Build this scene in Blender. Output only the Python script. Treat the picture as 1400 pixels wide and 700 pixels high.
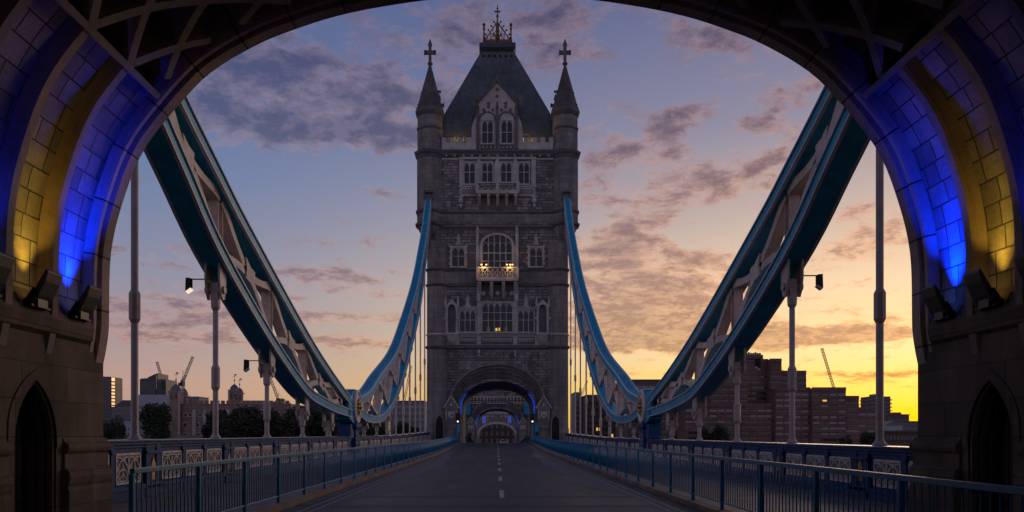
import bpy, bmesh, math, random
from mathutils import Vector, Matrix
random.seed(7)
R = math.radians
for o in list(bpy.data.objects):
    bpy.data.objects.remove(o)
scene = bpy.context.scene
COL = scene.collection

# ---------------------------------------------------------------- camera, sky, sun, exposure
cd = bpy.data.cameras.new('camera')
cam = bpy.data.objects.new('camera', cd)
COL.objects.link(cam)
cam.location = (0, 0, 1.72)
cam.rotation_euler = (R(90), 0, 0)
cd.sensor_width = 36
cd.lens = 36 * 1018 / 1400
cd.shift_x = 0.015
cd.shift_y = 0.1739
cd.clip_start = 0.05
cd.clip_end = 9000
scene.camera = cam
scene.view_settings.view_transform = 'Standard'
scene.view_settings.look = 'None'
scene.view_settings.gamma = 1
scene.view_settings.exposure = 0.0
scene.render.engine = 'CYCLES'
try:
    scene.cycles.use_denoising = True
    scene.cycles.max_bounces = 8
    scene.cycles.caustics_reflective = False
    scene.cycles.caustics_refractive = False
except Exception:
    pass

SUN_AZ, SUN_EL = R(34), R(2.0)
F, VX, VY, CH = 1018.0, 679.0, 593.5, 1.72


def lin(c):
    return tuple((v / 255 / 12.92 if v / 255 <= .04045 else ((v / 255 + .055) / 1.055) ** 2.4) for v in c)


class NT:
    """small helper to write node trees as expressions"""
    def __init__(s, nt):
        s.nt = nt

    def n(s, t, **kw):
        nd = s.nt.nodes.new(t)
        for k, v in kw.items():
            setattr(nd, k, v)
        return nd

    def put(s, sock, v):
        if v is None:
            return
        if hasattr(v, 'is_output'):
            s.nt.links.new(v, sock)
        else:
            if sock.type == 'RGBA' and hasattr(v, '__len__') and len(v) == 3:
                v = (*v, 1)
            sock.default_value = v

    def m(s, op, a, b=None, c=None, clamp=False):
        nd = s.n('ShaderNodeMath', operation=op, use_clamp=clamp)
        s.put(nd.inputs[0], a)
        s.put(nd.inputs[1], b)
        s.put(nd.inputs[2], c)
        return nd.outputs[0]

    def vm(s, op, a, b=None, scale=None):
        nd = s.n('ShaderNodeVectorMath', operation=op)
        s.put(nd.inputs[0], a)
        s.put(nd.inputs[1], b)
        if scale is not None:
            s.put(nd.inputs[3], scale)
        return nd.outputs['Value'] if op in ('DOT_PRODUCT', 'LENGTH') else nd.outputs[0]

    def mix(s, fac, a, b, mode='MIX'):
        nd = s.n('ShaderNodeMix', data_type='RGBA', blend_type=mode)
        nd.clamp_factor = True
        s.put(nd.inputs[0], fac)
        s.put(nd.inputs[6], a)
        s.put(nd.inputs[7], b)
        return nd.outputs[2]

    def ramp(s, fac, stops, interp='LINEAR'):
        nd = s.n('ShaderNodeValToRGB')
        cr = nd.color_ramp
        cr.interpolation = interp
        while len(cr.elements) < len(stops):
            cr.elements.new(0.5)
        for e, (p, c) in zip(cr.elements, stops):
            e.position = p
            e.color = (*c, 1) if len(c) == 3 else c
        s.put(nd.inputs[0], fac)
        return nd.outputs[0]

    def step(s, v, a, b):
        nd = s.n('ShaderNodeMapRange', interpolation_type='SMOOTHSTEP')
        s.put(nd.inputs[0], v)
        nd.inputs[1].default_value = a
        nd.inputs[2].default_value = b
        return nd.outputs[0]

    def noise(s, vec, scale, detail=4, rough=.5, dist=0.0):
        nd = s.n('ShaderNodeTexNoise')
        s.put(nd.inputs['Vector'], vec)
        nd.inputs['Scale'].default_value = scale
        nd.inputs['Detail'].default_value = detail
        nd.inputs['Roughness'].default_value = rough
        nd.inputs['Distortion'].default_value = dist
        return nd.outputs['Fac']

    def xyz(s, x, y, z):
        nd = s.n('ShaderNodeCombineXYZ')
        s.put(nd.inputs[0], x)
        s.put(nd.inputs[1], y)
        s.put(nd.inputs[2], z)
        return nd.outputs[0]

    def sep(s, v):
        nd = s.n('ShaderNodeSeparateXYZ')
        s.put(nd.inputs[0], v)
        return nd.outputs


def dawn_sky():
    w = bpy.data.worlds.new('World')
    scene.world = w
    w.use_nodes = True
    nt = w.node_tree
    nt.nodes.clear()
    T = NT(nt)
    out = T.n('ShaderNodeOutputWorld')
    tc = T.n('ShaderNodeTexCoord')
    d = T.vm('NORMALIZE', tc.outputs['Generated'])
    x, y, z = T.sep(d)
    zc = T.m('MAXIMUM', z, 0.0)
    az = T.m('ARCTAN2', x, y)
    el = T.m('ARCSINE', zc)
    L = [(0, (186, 147, 132)), (.06, (184, 149, 141)), (.12, (162, 143, 149)), (.2, (134, 136, 160)), (.31, (104, 122, 162)), (.42, (88, 106, 152)), (.55, (74, 90, 134)), (.8, (48, 60, 98)), (1, (40, 50, 86))]
    Rr = [(0, (255, 184, 0)), (.025, (255, 203, 20)), (.06, (255, 216, 104)), (.10, (255, 222, 158)), (.18, (240, 208, 170)), (.27, (194, 172, 164)), (.37, (140, 134, 156)), (.5, (96, 102, 142)), (.8, (52, 62, 98)), (1, (40, 50, 86))]
    cl = T.ramp(zc, [(p, lin(c)) for p, c in L])
    cr = T.ramp(zc, [(p, lin(c)) for p, c in Rr])
    fr = T.step(az, -.52, .50)
    fr2 = T.step(az, 1.5, .62)       # fades again well to the right
    fr = T.m('MULTIPLY', fr, fr2)
    sky = T.mix(fr, cl, cr)
    # the western sky behind the viewer is dim
    back = T.step(T.m('ABSOLUTE', az), .9, 1.7)
    west = T.ramp(zc, [(0, lin((162, 146, 160))), (.25, lin((146, 140, 166))), (.6, lin((98, 104, 144))), (1, lin((56, 66, 106)))])
    sky = T.mix(back, sky, west)
    nis = T.n('ShaderNodeTexSky', sky_type='NISHITA')
    nis.sun_disc = False
    nis.sun_elevation = SUN_EL
    nis.sun_rotation = SUN_AZ
    sky = T.mix(.02, sky, nis.outputs[0])
    # clouds: noise on a plane overhead, gathered into banks by azimuth and height
    den = T.m('ADD', zc, .20)
    p1 = T.xyz(T.m('DIVIDE', x, den), T.m('DIVIDE', y, den), 0.0)
    warp = T.noise(p1, 3.0, 3, .55)
    p1w = T.vm('ADD', p1, T.xyz(T.m('MULTIPLY', warp, .12), T.m('MULTIPLY', warp, -.10), 0.0))
    nz = T.noise(p1w, 8.5, 10, .66)
    nz2 = T.noise(p1w, 2.6, 5, .55)
    nz3 = T.noise(T.vm('ADD', p1w, (3.1, .9, 0)), 26.0, 8, .66)
    # layered streaks along the horizon
    p2 = T.xyz(T.m('MULTIPLY', az, 7.0), T.m('MULTIPLY', el, 46.0), 1.7)
    nz4 = T.noise(p2, 1.3, 6, .6, .3)
    lo = T.step(el, .20, .06)
    n_all = T.m('ADD', T.m('ADD', T.m('MULTIPLY', nz, .55), T.m('MULTIPLY', nz2, .25)), T.m('MULTIPLY', T.m('ADD', T.m('MULTIPLY', nz4, lo), T.m('MULTIPLY', nz3, T.m('SUBTRACT', 1.0, lo))), .20))
    blobs = CLOUD_BANKS
    tot = None
    for (bx, by, rx, ry, wt) in blobs:
        u, v = (bx - VX) / F, (VY - by) / F
        a0 = math.atan(u)
        e0 = math.atan(v / math.sqrt(1 + u * u))
        ra = rx / F / (1 + u * u)
        re = ry / F / math.sqrt(1 + u * u)
        da = T.m('DIVIDE', T.m('SUBTRACT', az, a0), ra)
        de = T.m('DIVIDE', T.m('SUBTRACT', el, e0), re)
        r2 = T.m('ADD', T.m('MULTIPLY', da, da), T.m('MULTIPLY', de, de))
        g = T.m('MULTIPLY', T.m('EXPONENT', T.m('MULTIPLY', r2, -1.0)), wt)
        tot = g if tot is None else T.m('ADD', tot, g)
    lump = T.m('SUBTRACT', n_all, .5)
    dens = T.m('ADD', T.m('MULTIPLY', lump, 3.5), T.m('ADD', T.m('MULTIPLY', tot, .62), -.13))
    cov = T.step(dens, -.02, .36)
    core = T.m('ADD', T.m('MULTIPLY', T.step(dens, .12, .62), .62), T.m('MULTIPLY', T.step(T.m('SUBTRACT', nz3, nz), .12, -.12), .38))
    edge_t = T.mix(fr, (1.10, .90, .86), (1.02, .84, .76))
    core_t = T.mix(fr, (.62, .53, .57), (.50, .37, .40))
    tint = T.mix(core, edge_t, core_t)
    glow = T.mix(core, T.mix(fr, (.10, .048, .020), (.13, .06, .018)), (0, 0, 0))
    cloud = T.mix(1.0, T.mix(1.0, sky, tint, 'MULTIPLY'), glow, 'ADD')
    sky = T.mix(T.m('MULTIPLY', cov, .92), sky, cloud)
    bg = T.n('ShaderNodeBackground')
    T.put(bg.inputs[0], sky)
    bg.inputs[1].default_value = 1.0
    nt.links.new(bg.outputs[0], out.inputs[0])


CLOUD_BANKS = [
    (400, 110, 120, 50, .62), (500, 140, 100, 50, .62), (320, 170, 100, 32, .6), (470, 180, 170, 17, .85), (280, 130, 70, 50, .45),
    (560, 30, 150, 34, .45), (350, 70, 70, 40, .5), (640, 60, 70, 60, .35), (740, 40, 70, 44, .45), (800, 30, 60, 44, .5), (610, 130, 50, 40, .4),
    (440, 377, 90, 11, 1.05), (490, 400, 70, 10, .5), (470, 468, 100, 9, .95), (440, 436, 130, 8, .9), (220, 432, 170, 26, .75), (230, 462, 120, 12, .5), (340, 405, 100, 14, .5), (240, 350, 90, 16, .5), (500, 330, 60, 10, .3), (520, 262, 50, 14, .35),
    (935, 160, 36, 17, .8), (905, 200, 40, 22, .45), (1030, 180, 50, 16, .4), (860, 310, 50, 14, .4), (985, 264, 60, 20, .75), (1052, 226, 48, 16, .7), (1090, 122, 65, 20, .65), (880, 240, 60, 40, .5), (960, 235, 40, 20, .4),
    (1000, 60, 70, 40, .35), (880, 276, 50, 16, .5), (835, 170, 50, 40, .5), (930, 30, 60, 26, .5), (820, 270, 40, 20, .5), (845, 205, 30, 14, .4), (760, 60, 30, 30, .3), (1080, 175, 50, 14, .35), (1010, 105, 30, 10, .3), (900, 300, 40, 10, .3),
    (840, 340, 80, 26, .72), (890, 385, 120, 40, .72), (860, 425, 115, 34, .66), (950, 390, 60, 30, .5), (890, 452, 150, 20, 1.0), (900, 468, 150, 11, 1.7), (1090, 459, 170, 13, 1.7), (870, 400, 100, 50, .3), (1220, 458, 90, 7, 1.2),
    (1170, 352, 70, 22, .7), (1190, 318, 90, 18, .55), (1200, 514, 85, 9, .9), (1130, 512, 60, 5, .6), (1220, 560, 60, 4, .3), (900, 512, 90, 4, .4), (1180, 290, 70, 12, .45), (1210, 430, 60, 8, .45), (1150, 424, 70, 6, .4),
]
dawn_sky()
sd = bpy.data.lights.new('sun', 'SUN')
sd.energy = 0.40
sd.angle = R(28)
sd.color = (1.0, .74, .56)
sun = bpy.data.objects.new('sun', sd)
COL.objects.link(sun)
_sv = Vector((math.sin(SUN_AZ) * math.cos(SUN_EL + R(10)), math.cos(SUN_AZ) * math.cos(SUN_EL + R(10)), math.sin(SUN_EL + R(10))))
sun.rotation_euler = _sv.to_track_quat('Z', 'Y').to_euler()
sun.location = (60, 90, 60)

# ---------------------------------------------------------------- materials
MATS = {}


def newmat(name):
    m = bpy.data.materials.new(name)
    m.use_nodes = True
    nt = m.node_tree
    bsdf = nt.nodes['Principled BSDF']
    MATS[name] = m
    return m, NT(nt), bsdf


def uvnode(T):
    nd = T.n('ShaderNodeUVMap')
    nd.uv_map = 'UVMap'
    return nd.outputs[0]


def bump(T, bsdf, h, strength=.4, dist=.02):
    b = T.n('ShaderNodeBump')
    b.inputs['Strength'].default_value = strength
    b.inputs['Distance'].default_value = dist
    T.put(b.inputs['Height'], h)
    T.nt.links.new(b.outputs[0], bsdf.inputs['Normal'])


def stone(name, c1, c2, bw, bh, mortar=.012, mcol=(.05, .045, .04), rough=.85, stain=.5, bstr=.5, patch=1.6, offset=.5):
    m, T, b = newmat(name)
    uv = uvnode(T)
    br = T.n('ShaderNodeTexBrick')
    br.offset = offset
    br.squash_frequency = 3
    br.squash = .72
    T.put(br.inputs['Vector'], uv)
    br.inputs['Scale'].default_value = 1
    br.inputs['Brick Width'].default_value = bw
    br.inputs['Row Height'].default_value = bh
    br.inputs['Mortar Size'].default_value = mortar
    br.inputs['Mortar Smooth'].default_value = .3
    br.inputs['Bias'].default_value = -.1
    T.put(br.inputs['Color1'], c1)
    T.put(br.inputs['Color2'], c2)
    T.put(br.inputs['Mortar'], mcol)
    tc = T.n('ShaderNodeTexCoord').outputs['Object']
    n1 = T.noise(tc, .55 * patch, 6, .65)
    n2 = T.noise(tc, 14, 5, .7)
    n3 = T.noise(T.vm('MULTIPLY', tc, (1.3, 1.3, .16)), 1.1, 5, .6)      # rain streaks
    col = T.mix(1.0, br.outputs['Color'], T.ramp(n1, [(.3, (1 - stain,) * 3), (.68, (1.12, 1.1, 1.06))]), 'MULTIPLY')
    col = T.mix(stain * .9, col, T.mix(1.0, col, T.ramp(n3, [(.38, (.42, .4, .4)), (.62, (1.1, 1.1, 1.1))]), 'MULTIPLY'))
    col = T.mix(.5, col, T.mix(1.0, col, T.ramp(n2, [(.25, (.6, .6, .6)), (.75, (1.35, 1.33, 1.3))]), 'MULTIPLY'))
    T.put(b.inputs['Base Color'], col)
    b.inputs['Roughness'].default_value = rough
    h = T.m('ADD', T.m('MULTIPLY', br.outputs['Fac'], -1.0), T.m('MULTIPLY', n2, .55))
    bump(T, b, h, bstr, .03)
    return m


def plain(name, c, rough=.6, metal=0.0, var=.25, scale=3.0, bstr=.15, fine=18, spec=None, dirt=None):
    m, T, b = newmat(name)
    tc = T.n('ShaderNodeTexCoord').outputs['Object']
    n1 = T.noise(tc, scale, 6, .65)
    n2 = T.noise(tc, fine, 4, .6)
    col = T.mix(1.0, c, T.ramp(n1, [(.28, (1 - var,) * 3), (.72, (1 + var * .6,) * 3)]), 'MULTIPLY')
    if dirt:
        n3 = T.noise(T.vm('MULTIPLY', tc, (1, 1, .25)), scale * 1.7, 6, .7)
        col = T.mix(T.step(n3, .52, .72), col, dirt)
    T.put(b.inputs['Base Color'], col)
    T.put(b.inputs['Roughness'], T.m('ADD', rough - .1, T.m('MULTIPLY', n1, .2)))
    b.inputs['Metallic'].default_value = metal
    if spec is not None:
        b.inputs['Specular IOR Level'].default_value = spec
    bump(T, b, T.m('ADD', n2, T.m('MULTIPLY', n1, .6)), bstr, .02)
    return m


def rivet_paint(name, c, dirt, rough=.36, sp=.13):
    """painted plate with rows of rivets; uses the sweep's own UV in metres (u along, v across)"""
    m, T, b = newmat(name)
    uv = uvnode(T)
    u, v, _ = T.sep(uv)
    fu = T.m('SUBTRACT', T.m('FRACT', T.m('DIVIDE', u, sp)), .5)
    fv = T.m('SUBTRACT', T.m('FRACT', T.m('DIVIDE', v, .17)), .5)
    r = T.m('SQRT', T.m('ADD', T.m('MULTIPLY', T.m('MULTIPLY', fu, fu), sp * sp), T.m('MULTIPLY', T.m('MULTIPLY', fv, fv), .17 * .17)))
    dome = T.step(r, .03, .012)
    seam = T.step(T.m('ABSOLUTE', T.m('SUBTRACT', T.m('FRACT', T.m('DIVIDE', u, 2.71)), .5)), .494, .499)
    tc = T.n('ShaderNodeTexCoord').outputs['Object']
    n1 = T.noise(tc, 1.6, 6, .65)
    n2 = T.noise(tc, 11, 5, .65)
    col = T.mix(1.0, c, T.ramp(n1, [(.3, (.7,) * 3), (.7, (1.15,) * 3)]), 'MULTIPLY')
    col = T.mix(T.step(n2, .56, .78), col, dirt)
    col = T.mix(T.m('MULTIPLY', seam, .5), col, (.01, .012, .015))
    T.put(b.inputs['Base Color'], col)
    T.put(b.inputs['Roughness'], T.m('ADD', rough, T.m('MULTIPLY', n2, .22)))
    b.inputs['Specular IOR Level'].default_value = .3
    bump(T, b, T.m('ADD', T.m('SUBTRACT', dome, seam), T.m('MULTIPLY', n2, .25)), .6, .015)
    return m


def emit(name, c, s):
    m, T, b = newmat(name)
    T.put(b.inputs['Base Color'], tuple(v * .3 for v in c))
    T.put(b.inputs['Emission Color'], c)
    b.inputs['Emission Strength'].default_value = s
    return m


GRANITE = stone('granite_rubble', (.43, .39, .37), (.18, .165, .165), .95, .40, .032, (.055, .05, .05), stain=.5, patch=.35, bstr=.9)
SPIRE = stone('spire_stone', (.185, .165, .16), (.13, .118, .12), .9, .45, .016, (.05, .046, .045), stain=.5, patch=.5)
ASHLAR = stone('granite_ashlar', (.35, .315, .295), (.255, .23, .22), 1.3, .62, .012, (.11, .105, .10), stain=.45, patch=.35)
TRIM = plain('portland_trim', (.56, .495, .46), .85, var=.36, scale=.7, bstr=.3, fine=6, dirt=(.30, .27, .265))
TRIM_DARK = plain('soot_shade_trim', (.155, .14, .14), .88, var=.45, scale=.8, bstr=.3, fine=6)  # sooty stone tone, also painted as shade in niches and behind corbels
VAULT = stone('vault_block', (.30, .26, .22), (.15, .128, .112), .46, .34, .012, (.025, .022, .02), stain=.5, bstr=1.0, patch=1.0)
PIER = stone('pier_block', (.23, .16, .118), (.13, .093, .072), 1.15, .56, .007, (.06, .05, .042), stain=.5, bstr=.6, patch=1.3)
RING = stone('ring_voussoir', (.60, .44, .355), (.46, .345, .285), 9.0, .93, .016, (.035, .03, .026), stain=.4, bstr=.5, patch=1.1)
RIBM = plain('rib_stone', (.27, .205, .165), .85, var=.45, scale=1.2, bstr=.5, fine=14)
SLATE = stone('roof_slate', (.15, .18, .19), (.095, .12, .135), .34, .26, .012, (.03, .035, .04), rough=.6, stain=.45, bstr=.6, patch=.3)
LEAD = plain('lead_sheet', (.055, .07, .085), .5, .2, scale=1.2)
GOLD = plain('gilt_metal', (.44, .25, .09), .42, .85, var=.35, scale=5)
GOLD_DARK = plain('gilt_crest', (.21, .115, .06), .55, .4, var=.4, scale=2)
GLASS_T = plain('leaded_glass', (.016, .024, .036), .16, 0, var=.5, scale=1.3, bstr=.08, spec=.42)
GLASS_LIT = emit('lamplit_glass', (1, .50, .10), .9)
BLUE = rivet_paint('chain_blue', (.020, .34, .52), (.014, .21, .33))
PALE = rivet_paint('web_cream', (.74, .60, .51), (.42, .31, .25), .5, .11)
FLANGE = plain('flange_edge', (.56, .57, .63), .5, var=.3, scale=2.5, dirt=(.36, .35, .38))
ROD = plain('rod_paint', (.56, .46, .41), .5, var=.25, scale=2, bstr=.1, dirt=(.26, .21, .18))
NAVY = plain('parapet_blue', (.022, .070, .195), .55, var=.4, scale=3, bstr=.12, dirt=(.018, .04, .10), spec=.22)
RAILBLUE = plain('railing_blue', (.010, .20, .36), .38, var=.3, scale=4, bstr=.06, dirt=(.008, .13, .24), spec=.45)
COPING = plain('coping_blue', (.03, .085, .22), .26, var=.4, scale=3, bstr=.06, dirt=(.03, .05, .11))
TEALBOX = plain('turquoise_paint', (.015, .25, .40), .45, var=.2)
PANELW = plain('panel_cream', (.74, .65, .58), .6, var=.3, scale=3, bstr=.2, dirt=(.46, .38, .33))
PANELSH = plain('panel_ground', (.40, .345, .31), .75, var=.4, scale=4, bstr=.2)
WOOD = plain('door_oak', (.055, .028, .018), .6, var=.5, scale=2, fine=22)
IRON = plain('black_iron', (.014, .014, .016), .5, .5)
HOUS = plain('lamp_housing', (.085, .07, .055), .5, .3, scale=6)
SIGBLK = plain('signal_black', (.01, .01, .012), .5)
WHITELAMP = emit('signal_white', (1, .85, .60), 1.5)
WARMLAMP = emit('balcony_lamp', (1, .52, .16), 2.6)
LENS_Y = emit('amber_lens', (1, .60, .08), 1.2)
LENS_B = emit('blue_lens', (.02, .12, 1), 1.5)
LENS_W = emit('white_lens', (1, .86, .66), .9)
LENS_OFF = plain('unlit_lens', (.42, .42, .44), .3, var=.1)
STRIP_B = emit('blue_strip', (.01, .10, 1.0), .5)
ROOFLAMP = emit('roof_lamp', (1, .58, .12), 2.5)


def asphalt():
    m, T, b = newmat('asphalt')
    tc = T.n('ShaderNodeTexCoord').outputs['Object']
    n1 = T.noise(T.vm('MULTIPLY', tc, (1, .12, 1)), 1.1, 6, .6)
    n2 = T.noise(tc, 60, 4, .7)
    n3 = T.noise(T.vm('MULTIPLY', tc, (1, .3, 1)), .55, 4, .6, .6)
    x, y, z = T.sep(tc)
    # polished wheel tracks are a fraction darker than the crown of each lane
    tr = T.m('SINE', T.m('MULTIPLY', x, 2.9))
    col = T.ramp(n1, [(.3, (.034, .031, .033)), (.7, (.086, .079, .080))])
    col = T.mix(T.m('MULTIPLY', T.step(tr, -.2, .9), .28), col, (.028, .026, .028))
    col = T.mix(T.m('MULTIPLY', T.step(n3, .52, .70), .7), col, (.135, .124, .12))
    col = T.mix(.6, col, T.mix(1.0, col, T.ramp(n2, [(.3, (.5,) * 3), (.7, (1.5,) * 3)]), 'MULTIPLY'))
    T.put(b.inputs['Base Color'], col)
    T.put(b.inputs['Roughness'], T.m('ADD', .40, T.m('MULTIPLY', n1, .3)))
    bump(T, b, n2, .5, .01)
    return m


ASPHALT = asphalt()
WORN = plain('worn_asphalt', (.165, .15, .145), .75, var=.4, scale=2.5, bstr=.4, fine=40)
JOINT = plain('joint_steel', (.010, .010, .011), .6, .2)
JOINTL = plain('joint_edge', (.22, .20, .19), .6)
KERB = stone('kerb_granite', (.36, .25, .18), (.28, .195, .145), 1.1, 5.0, .012, (.05, .04, .035), stain=.4, patch=1.5)
FOOT = stone('paving', (.24, .21, .20), (.185, .165, .16), .92, .62, .01, (.04, .038, .036), rough=.62, stain=.4, patch=1.2)
LINEW = plain('road_paint', (.60, .54, .47), .7, var=.45, scale=7, bstr=.3, dirt=(.16, .145, .13))
LINEO = plain('worn_line', (.40, .33, .27), .75, var=.5, scale=5, dirt=(.09, .08, .075))


def brickwall(name, c1, c2, bw=.6, bh=.22, **kw):
    return stone(name, c1, c2, bw, bh, .012, kw.pop('mcol', (.13, .11, .10)), **kw)


HOTEL = stone('hotel_concrete', (.27, .165, .14), (.22, .135, .12), 3.0, 1.2, .03, (.06, .045, .042), stain=.35, patch=.12)
HOTEL_D = plain('hotel_dark', (.15, .11, .10), .8, scale=.3)
WINPALE = plain('window_pale', (.26, .24, .25), .25, var=.6, scale=.35, bstr=0, spec=.8)
WINDARK = plain('window_dark', (.03, .035, .045), .15, var=.5, scale=.4, bstr=0, spec=.8)
WINLIT = emit('window_lit', (1, .60, .12), .8)
RAGSTONE = stone('castle_ragstone', (.36, .25, .21), (.26, .175, .15), 1.3, .6, .03, (.36, .30, .27), stain=.35, patch=.2)
QUOIN = plain('castle_quoin', (.48, .40, .36), .85, scale=.3)
CASTLE_D = plain('castle_window', (.05, .042, .045), .6)
COPPER = plain('lead_dome', (.16, .155, .16), .55, .1, scale=.5)
OFFICE_W = plain('office_white', (.42, .41, .44), .7, var=.2, scale=.1)
OFFICE_G = plain('office_grey', (.19, .185, .20), .7, var=.3, scale=.1)
OFFICE_D = plain('office_dark', (.085, .085, .10), .5, var=.3, scale=.1)
MIRROR = plain('mirror_glazing', (.42, .33, .26), .16, 1.0, var=.15, scale=.1, bstr=0.02)
BROWNBR = brickwall('warehouse_brick', (.16, .10, .08), (.12, .075, .06), 1.2, .5)
CRANEY = plain('crane_steel', (.20, .16, .12), .6)
CRANEW = plain('crane_pale', (.30, .28, .28), .6)
GRASSG = plain('ground_mat', (.06, .058, .05), .95, scale=.05)
BARK = plain('bark', (.055, .042, .034), .9)


def leafmat(name, a, b_):
    m, T, b = newmat(name)
    tc = T.n('ShaderNodeTexCoord').outputs['Object']
    n = T.noise(tc, .45, 5, .7)
    T.put(b.inputs['Base Color'], T.ramp(n, [(.3, a), (.7, b_)]))
    b.inputs['Roughness'].default_value = .75
    return m


LEAF_G = leafmat('leaf_green', (.018, .030, .016), (.050, .062, .026))
LEAF_O = leafmat('leaf_olive', (.030, .032, .016), (.082, .066, .028))


def watermat():
    m, T, b = newmat('river')
    tc = T.n('ShaderNodeTexCoord').outputs['Object']
    n = T.noise(tc, .5, 5, .6)
    T.put(b.inputs['Base Color'], (.02, .026, .03))
    b.inputs['Roughness'].default_value = .12
    bump(T, b, n, .35, .3)
    return m


WATER = watermat()

# ---------------------------------------------------------------- mesh helpers
ORG = {}


def zr(y):
    """rise of the deck along the bridge"""
    if y < 55:
        return 0.0
    if y < 107:
        t = (y - 55) / 52
        return .42 * t * t * (3 - 2 * t)
    d = y - 107
    return max(-4.4, .42 - (d * d * .0005 if d < 30 else .03 * d - .45))


def org(o):
    return ORG.get(o.name, Vector((0, 0, 0)))


class MB:
    def __init__(s):
        s.v, s.f, s.uv, s.smooth = [], [], {}, set()

    def face(s, idx, uv=None, smooth=False):
        if uv is not None:
            s.uv[len(s.f)] = uv
        if smooth:
            s.smooth.add(len(s.f))
        s.f.append(tuple(idx))

    def add(s, pts):
        i = len(s.v)
        s.v.extend([tuple(p) for p in pts])
        return i

    def box(s, x0, x1, y0, y1, z0, z1):
        x0, x1 = min(x0, x1), max(x0, x1)
        y0, y1 = min(y0, y1), max(y0, y1)
        z0, z1 = min(z0, z1), max(z0, z1)
        i = s.add([(x0, y0, z0), (x1, y0, z0), (x1, y1, z0), (x0, y1, z0), (x0, y0, z1), (x1, y0, z1), (x1, y1, z1), (x0, y1, z1)])
        for q in ((0, 3, 2, 1), (4, 5, 6, 7), (0, 1, 5, 4), (1, 2, 6, 5), (2, 3, 7, 6), (3, 0, 4, 7)):
            s.face([i + k for k in q])
        return s

    def frustum(s, b0, b1, z0, z1):
        """b = (x0,x1,y0,y1) at bottom and top"""
        i = s.add([(b0[0], b0[2], z0), (b0[1], b0[2], z0), (b0[1], b0[3], z0), (b0[0], b0[3], z0),
                   (b1[0], b1[2], z1), (b1[1], b1[2], z1), (b1[1], b1[3], z1), (b1[0], b1[3], z1)])
        for q in ((0, 3, 2, 1), (4, 5, 6, 7), (0, 1, 5, 4), (1, 2, 6, 5), (2, 3, 7, 6), (3, 0, 4, 7)):
            s.face([i + k for k in q])
        return s

    def prism(s, poly, a0, a1, axis='y'):
        """poly: 2-D outline; axis y -> (x,z), x -> (y,z), z -> (x,y)"""
        def P(p, a):
            return {'y': (p[0], a, p[1]), 'x': (a, p[0], p[1]), 'z': (p[0], p[1], a)}[axis]
        n = len(poly)
        ar = sum(poly[k][0] * poly[(k + 1) % n][1] - poly[(k + 1) % n][0] * poly[k][1] for k in range(n))
        if ar < 0:
            poly = poly[::-1]
        a0, a1 = min(a0, a1), max(a0, a1)
        i = s.add([P(p, a0) for p in poly])
        j = s.add([P(p, a1) for p in poly])
        lo, hi = [i + k for k in range(n)], [j + k for k in range(n)]
        flip = axis == 'y'
        s.face(lo if flip else lo[::-1])
        s.face(hi[::-1] if flip else hi)
        for k in range(n):
            q = [lo[k], lo[(k + 1) % n], hi[(k + 1) % n], hi[k]]
            s.face(q[::-1] if flip else q)
        return s

    def bar(s, p0, p1, w, h=None, up=(0, 0, 1)):
        h = h or w
        p0, p1 = Vector(p0), Vector(p1)
        d = (p1 - p0).normalized()
        u = Vector(up)
        if abs(d.dot(u)) > .98:
            u = Vector((0, 1, 0))
        a = d.cross(u).normalized()
        b = a.cross(d).normalized()
        c = [(-.5, -.5), (.5, -.5), (.5, .5), (-.5, .5)]
        i = s.add([p0 + a * w * q[0] + b * h * q[1] for q in c] + [p1 + a * w * q[0] + b * h * q[1] for q in c])
        for q in ((0, 3, 2, 1), (4, 5, 6, 7), (0, 1, 5, 4), (1, 2, 6, 5), (2, 3, 7, 6), (3, 0, 4, 7)):
            s.face([i + k for k in q][::-1])
        return s

    def lathe(s, prof, c, n=12, smooth=True, axis='z', rot=0.0, arc=None):
        """prof: [(r, h)] around an axis through c"""
        full = arc is None
        m = n if full else n + 1
        rows = []
        for r, h in prof:
            row = []
            for k in range(m):
                t = rot + (2 * math.pi * k / n if full else arc[0] + (arc[1] - arc[0]) * k / n)
                q = (r * math.cos(t), r * math.sin(t))
                p = {'z': (c[0] + q[0], c[1] + q[1], c[2] + h), 'x': (c[0] + h, c[1] + q[0], c[2] + q[1]), 'y': (c[0] + q[0], c[1] - h, c[2] + q[1])}[axis]
                row.append(p)
            rows.append(s.add(row))
        for a, b in zip(rows, rows[1:]):
            for k in range(n):
                k2 = (k + 1) % m
                s.face([a + k, a + k2, b + k2, b + k], smooth=smooth)
        if full:
            s.face([rows[0] + k for k in range(n)][::-1])
            s.face([rows[-1] + k for k in range(n)])
        return s

    def sphere(s, c, r, n=8, m=5, sz=1.0):
        s.lathe([(r * math.cos(-math.pi / 2 + math.pi * k / m) + 1e-4, r * sz * math.sin(-math.pi / 2 + math.pi * k / m)) for k in range(m + 1)], c, n)
        return s

    def sweep(s, section, path, closed=False, smooth=False, caps=True):
        """section(k) -> list of 3-D points per path step"""
        rows = [s.add(section(k)) for k in range(path)]
        n = len(section(0))
        for a, b in zip(rows, rows[1:]):
            for k in range(n):
                k2 = (k + 1) % n
                s.face([a + k, b + k, b + k2, a + k2], smooth=smooth)
        if caps:
            s.face([rows[0] + k for k in range(n)])
            s.face([rows[-1] + k for k in range(n)][::-1])
        return s

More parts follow.
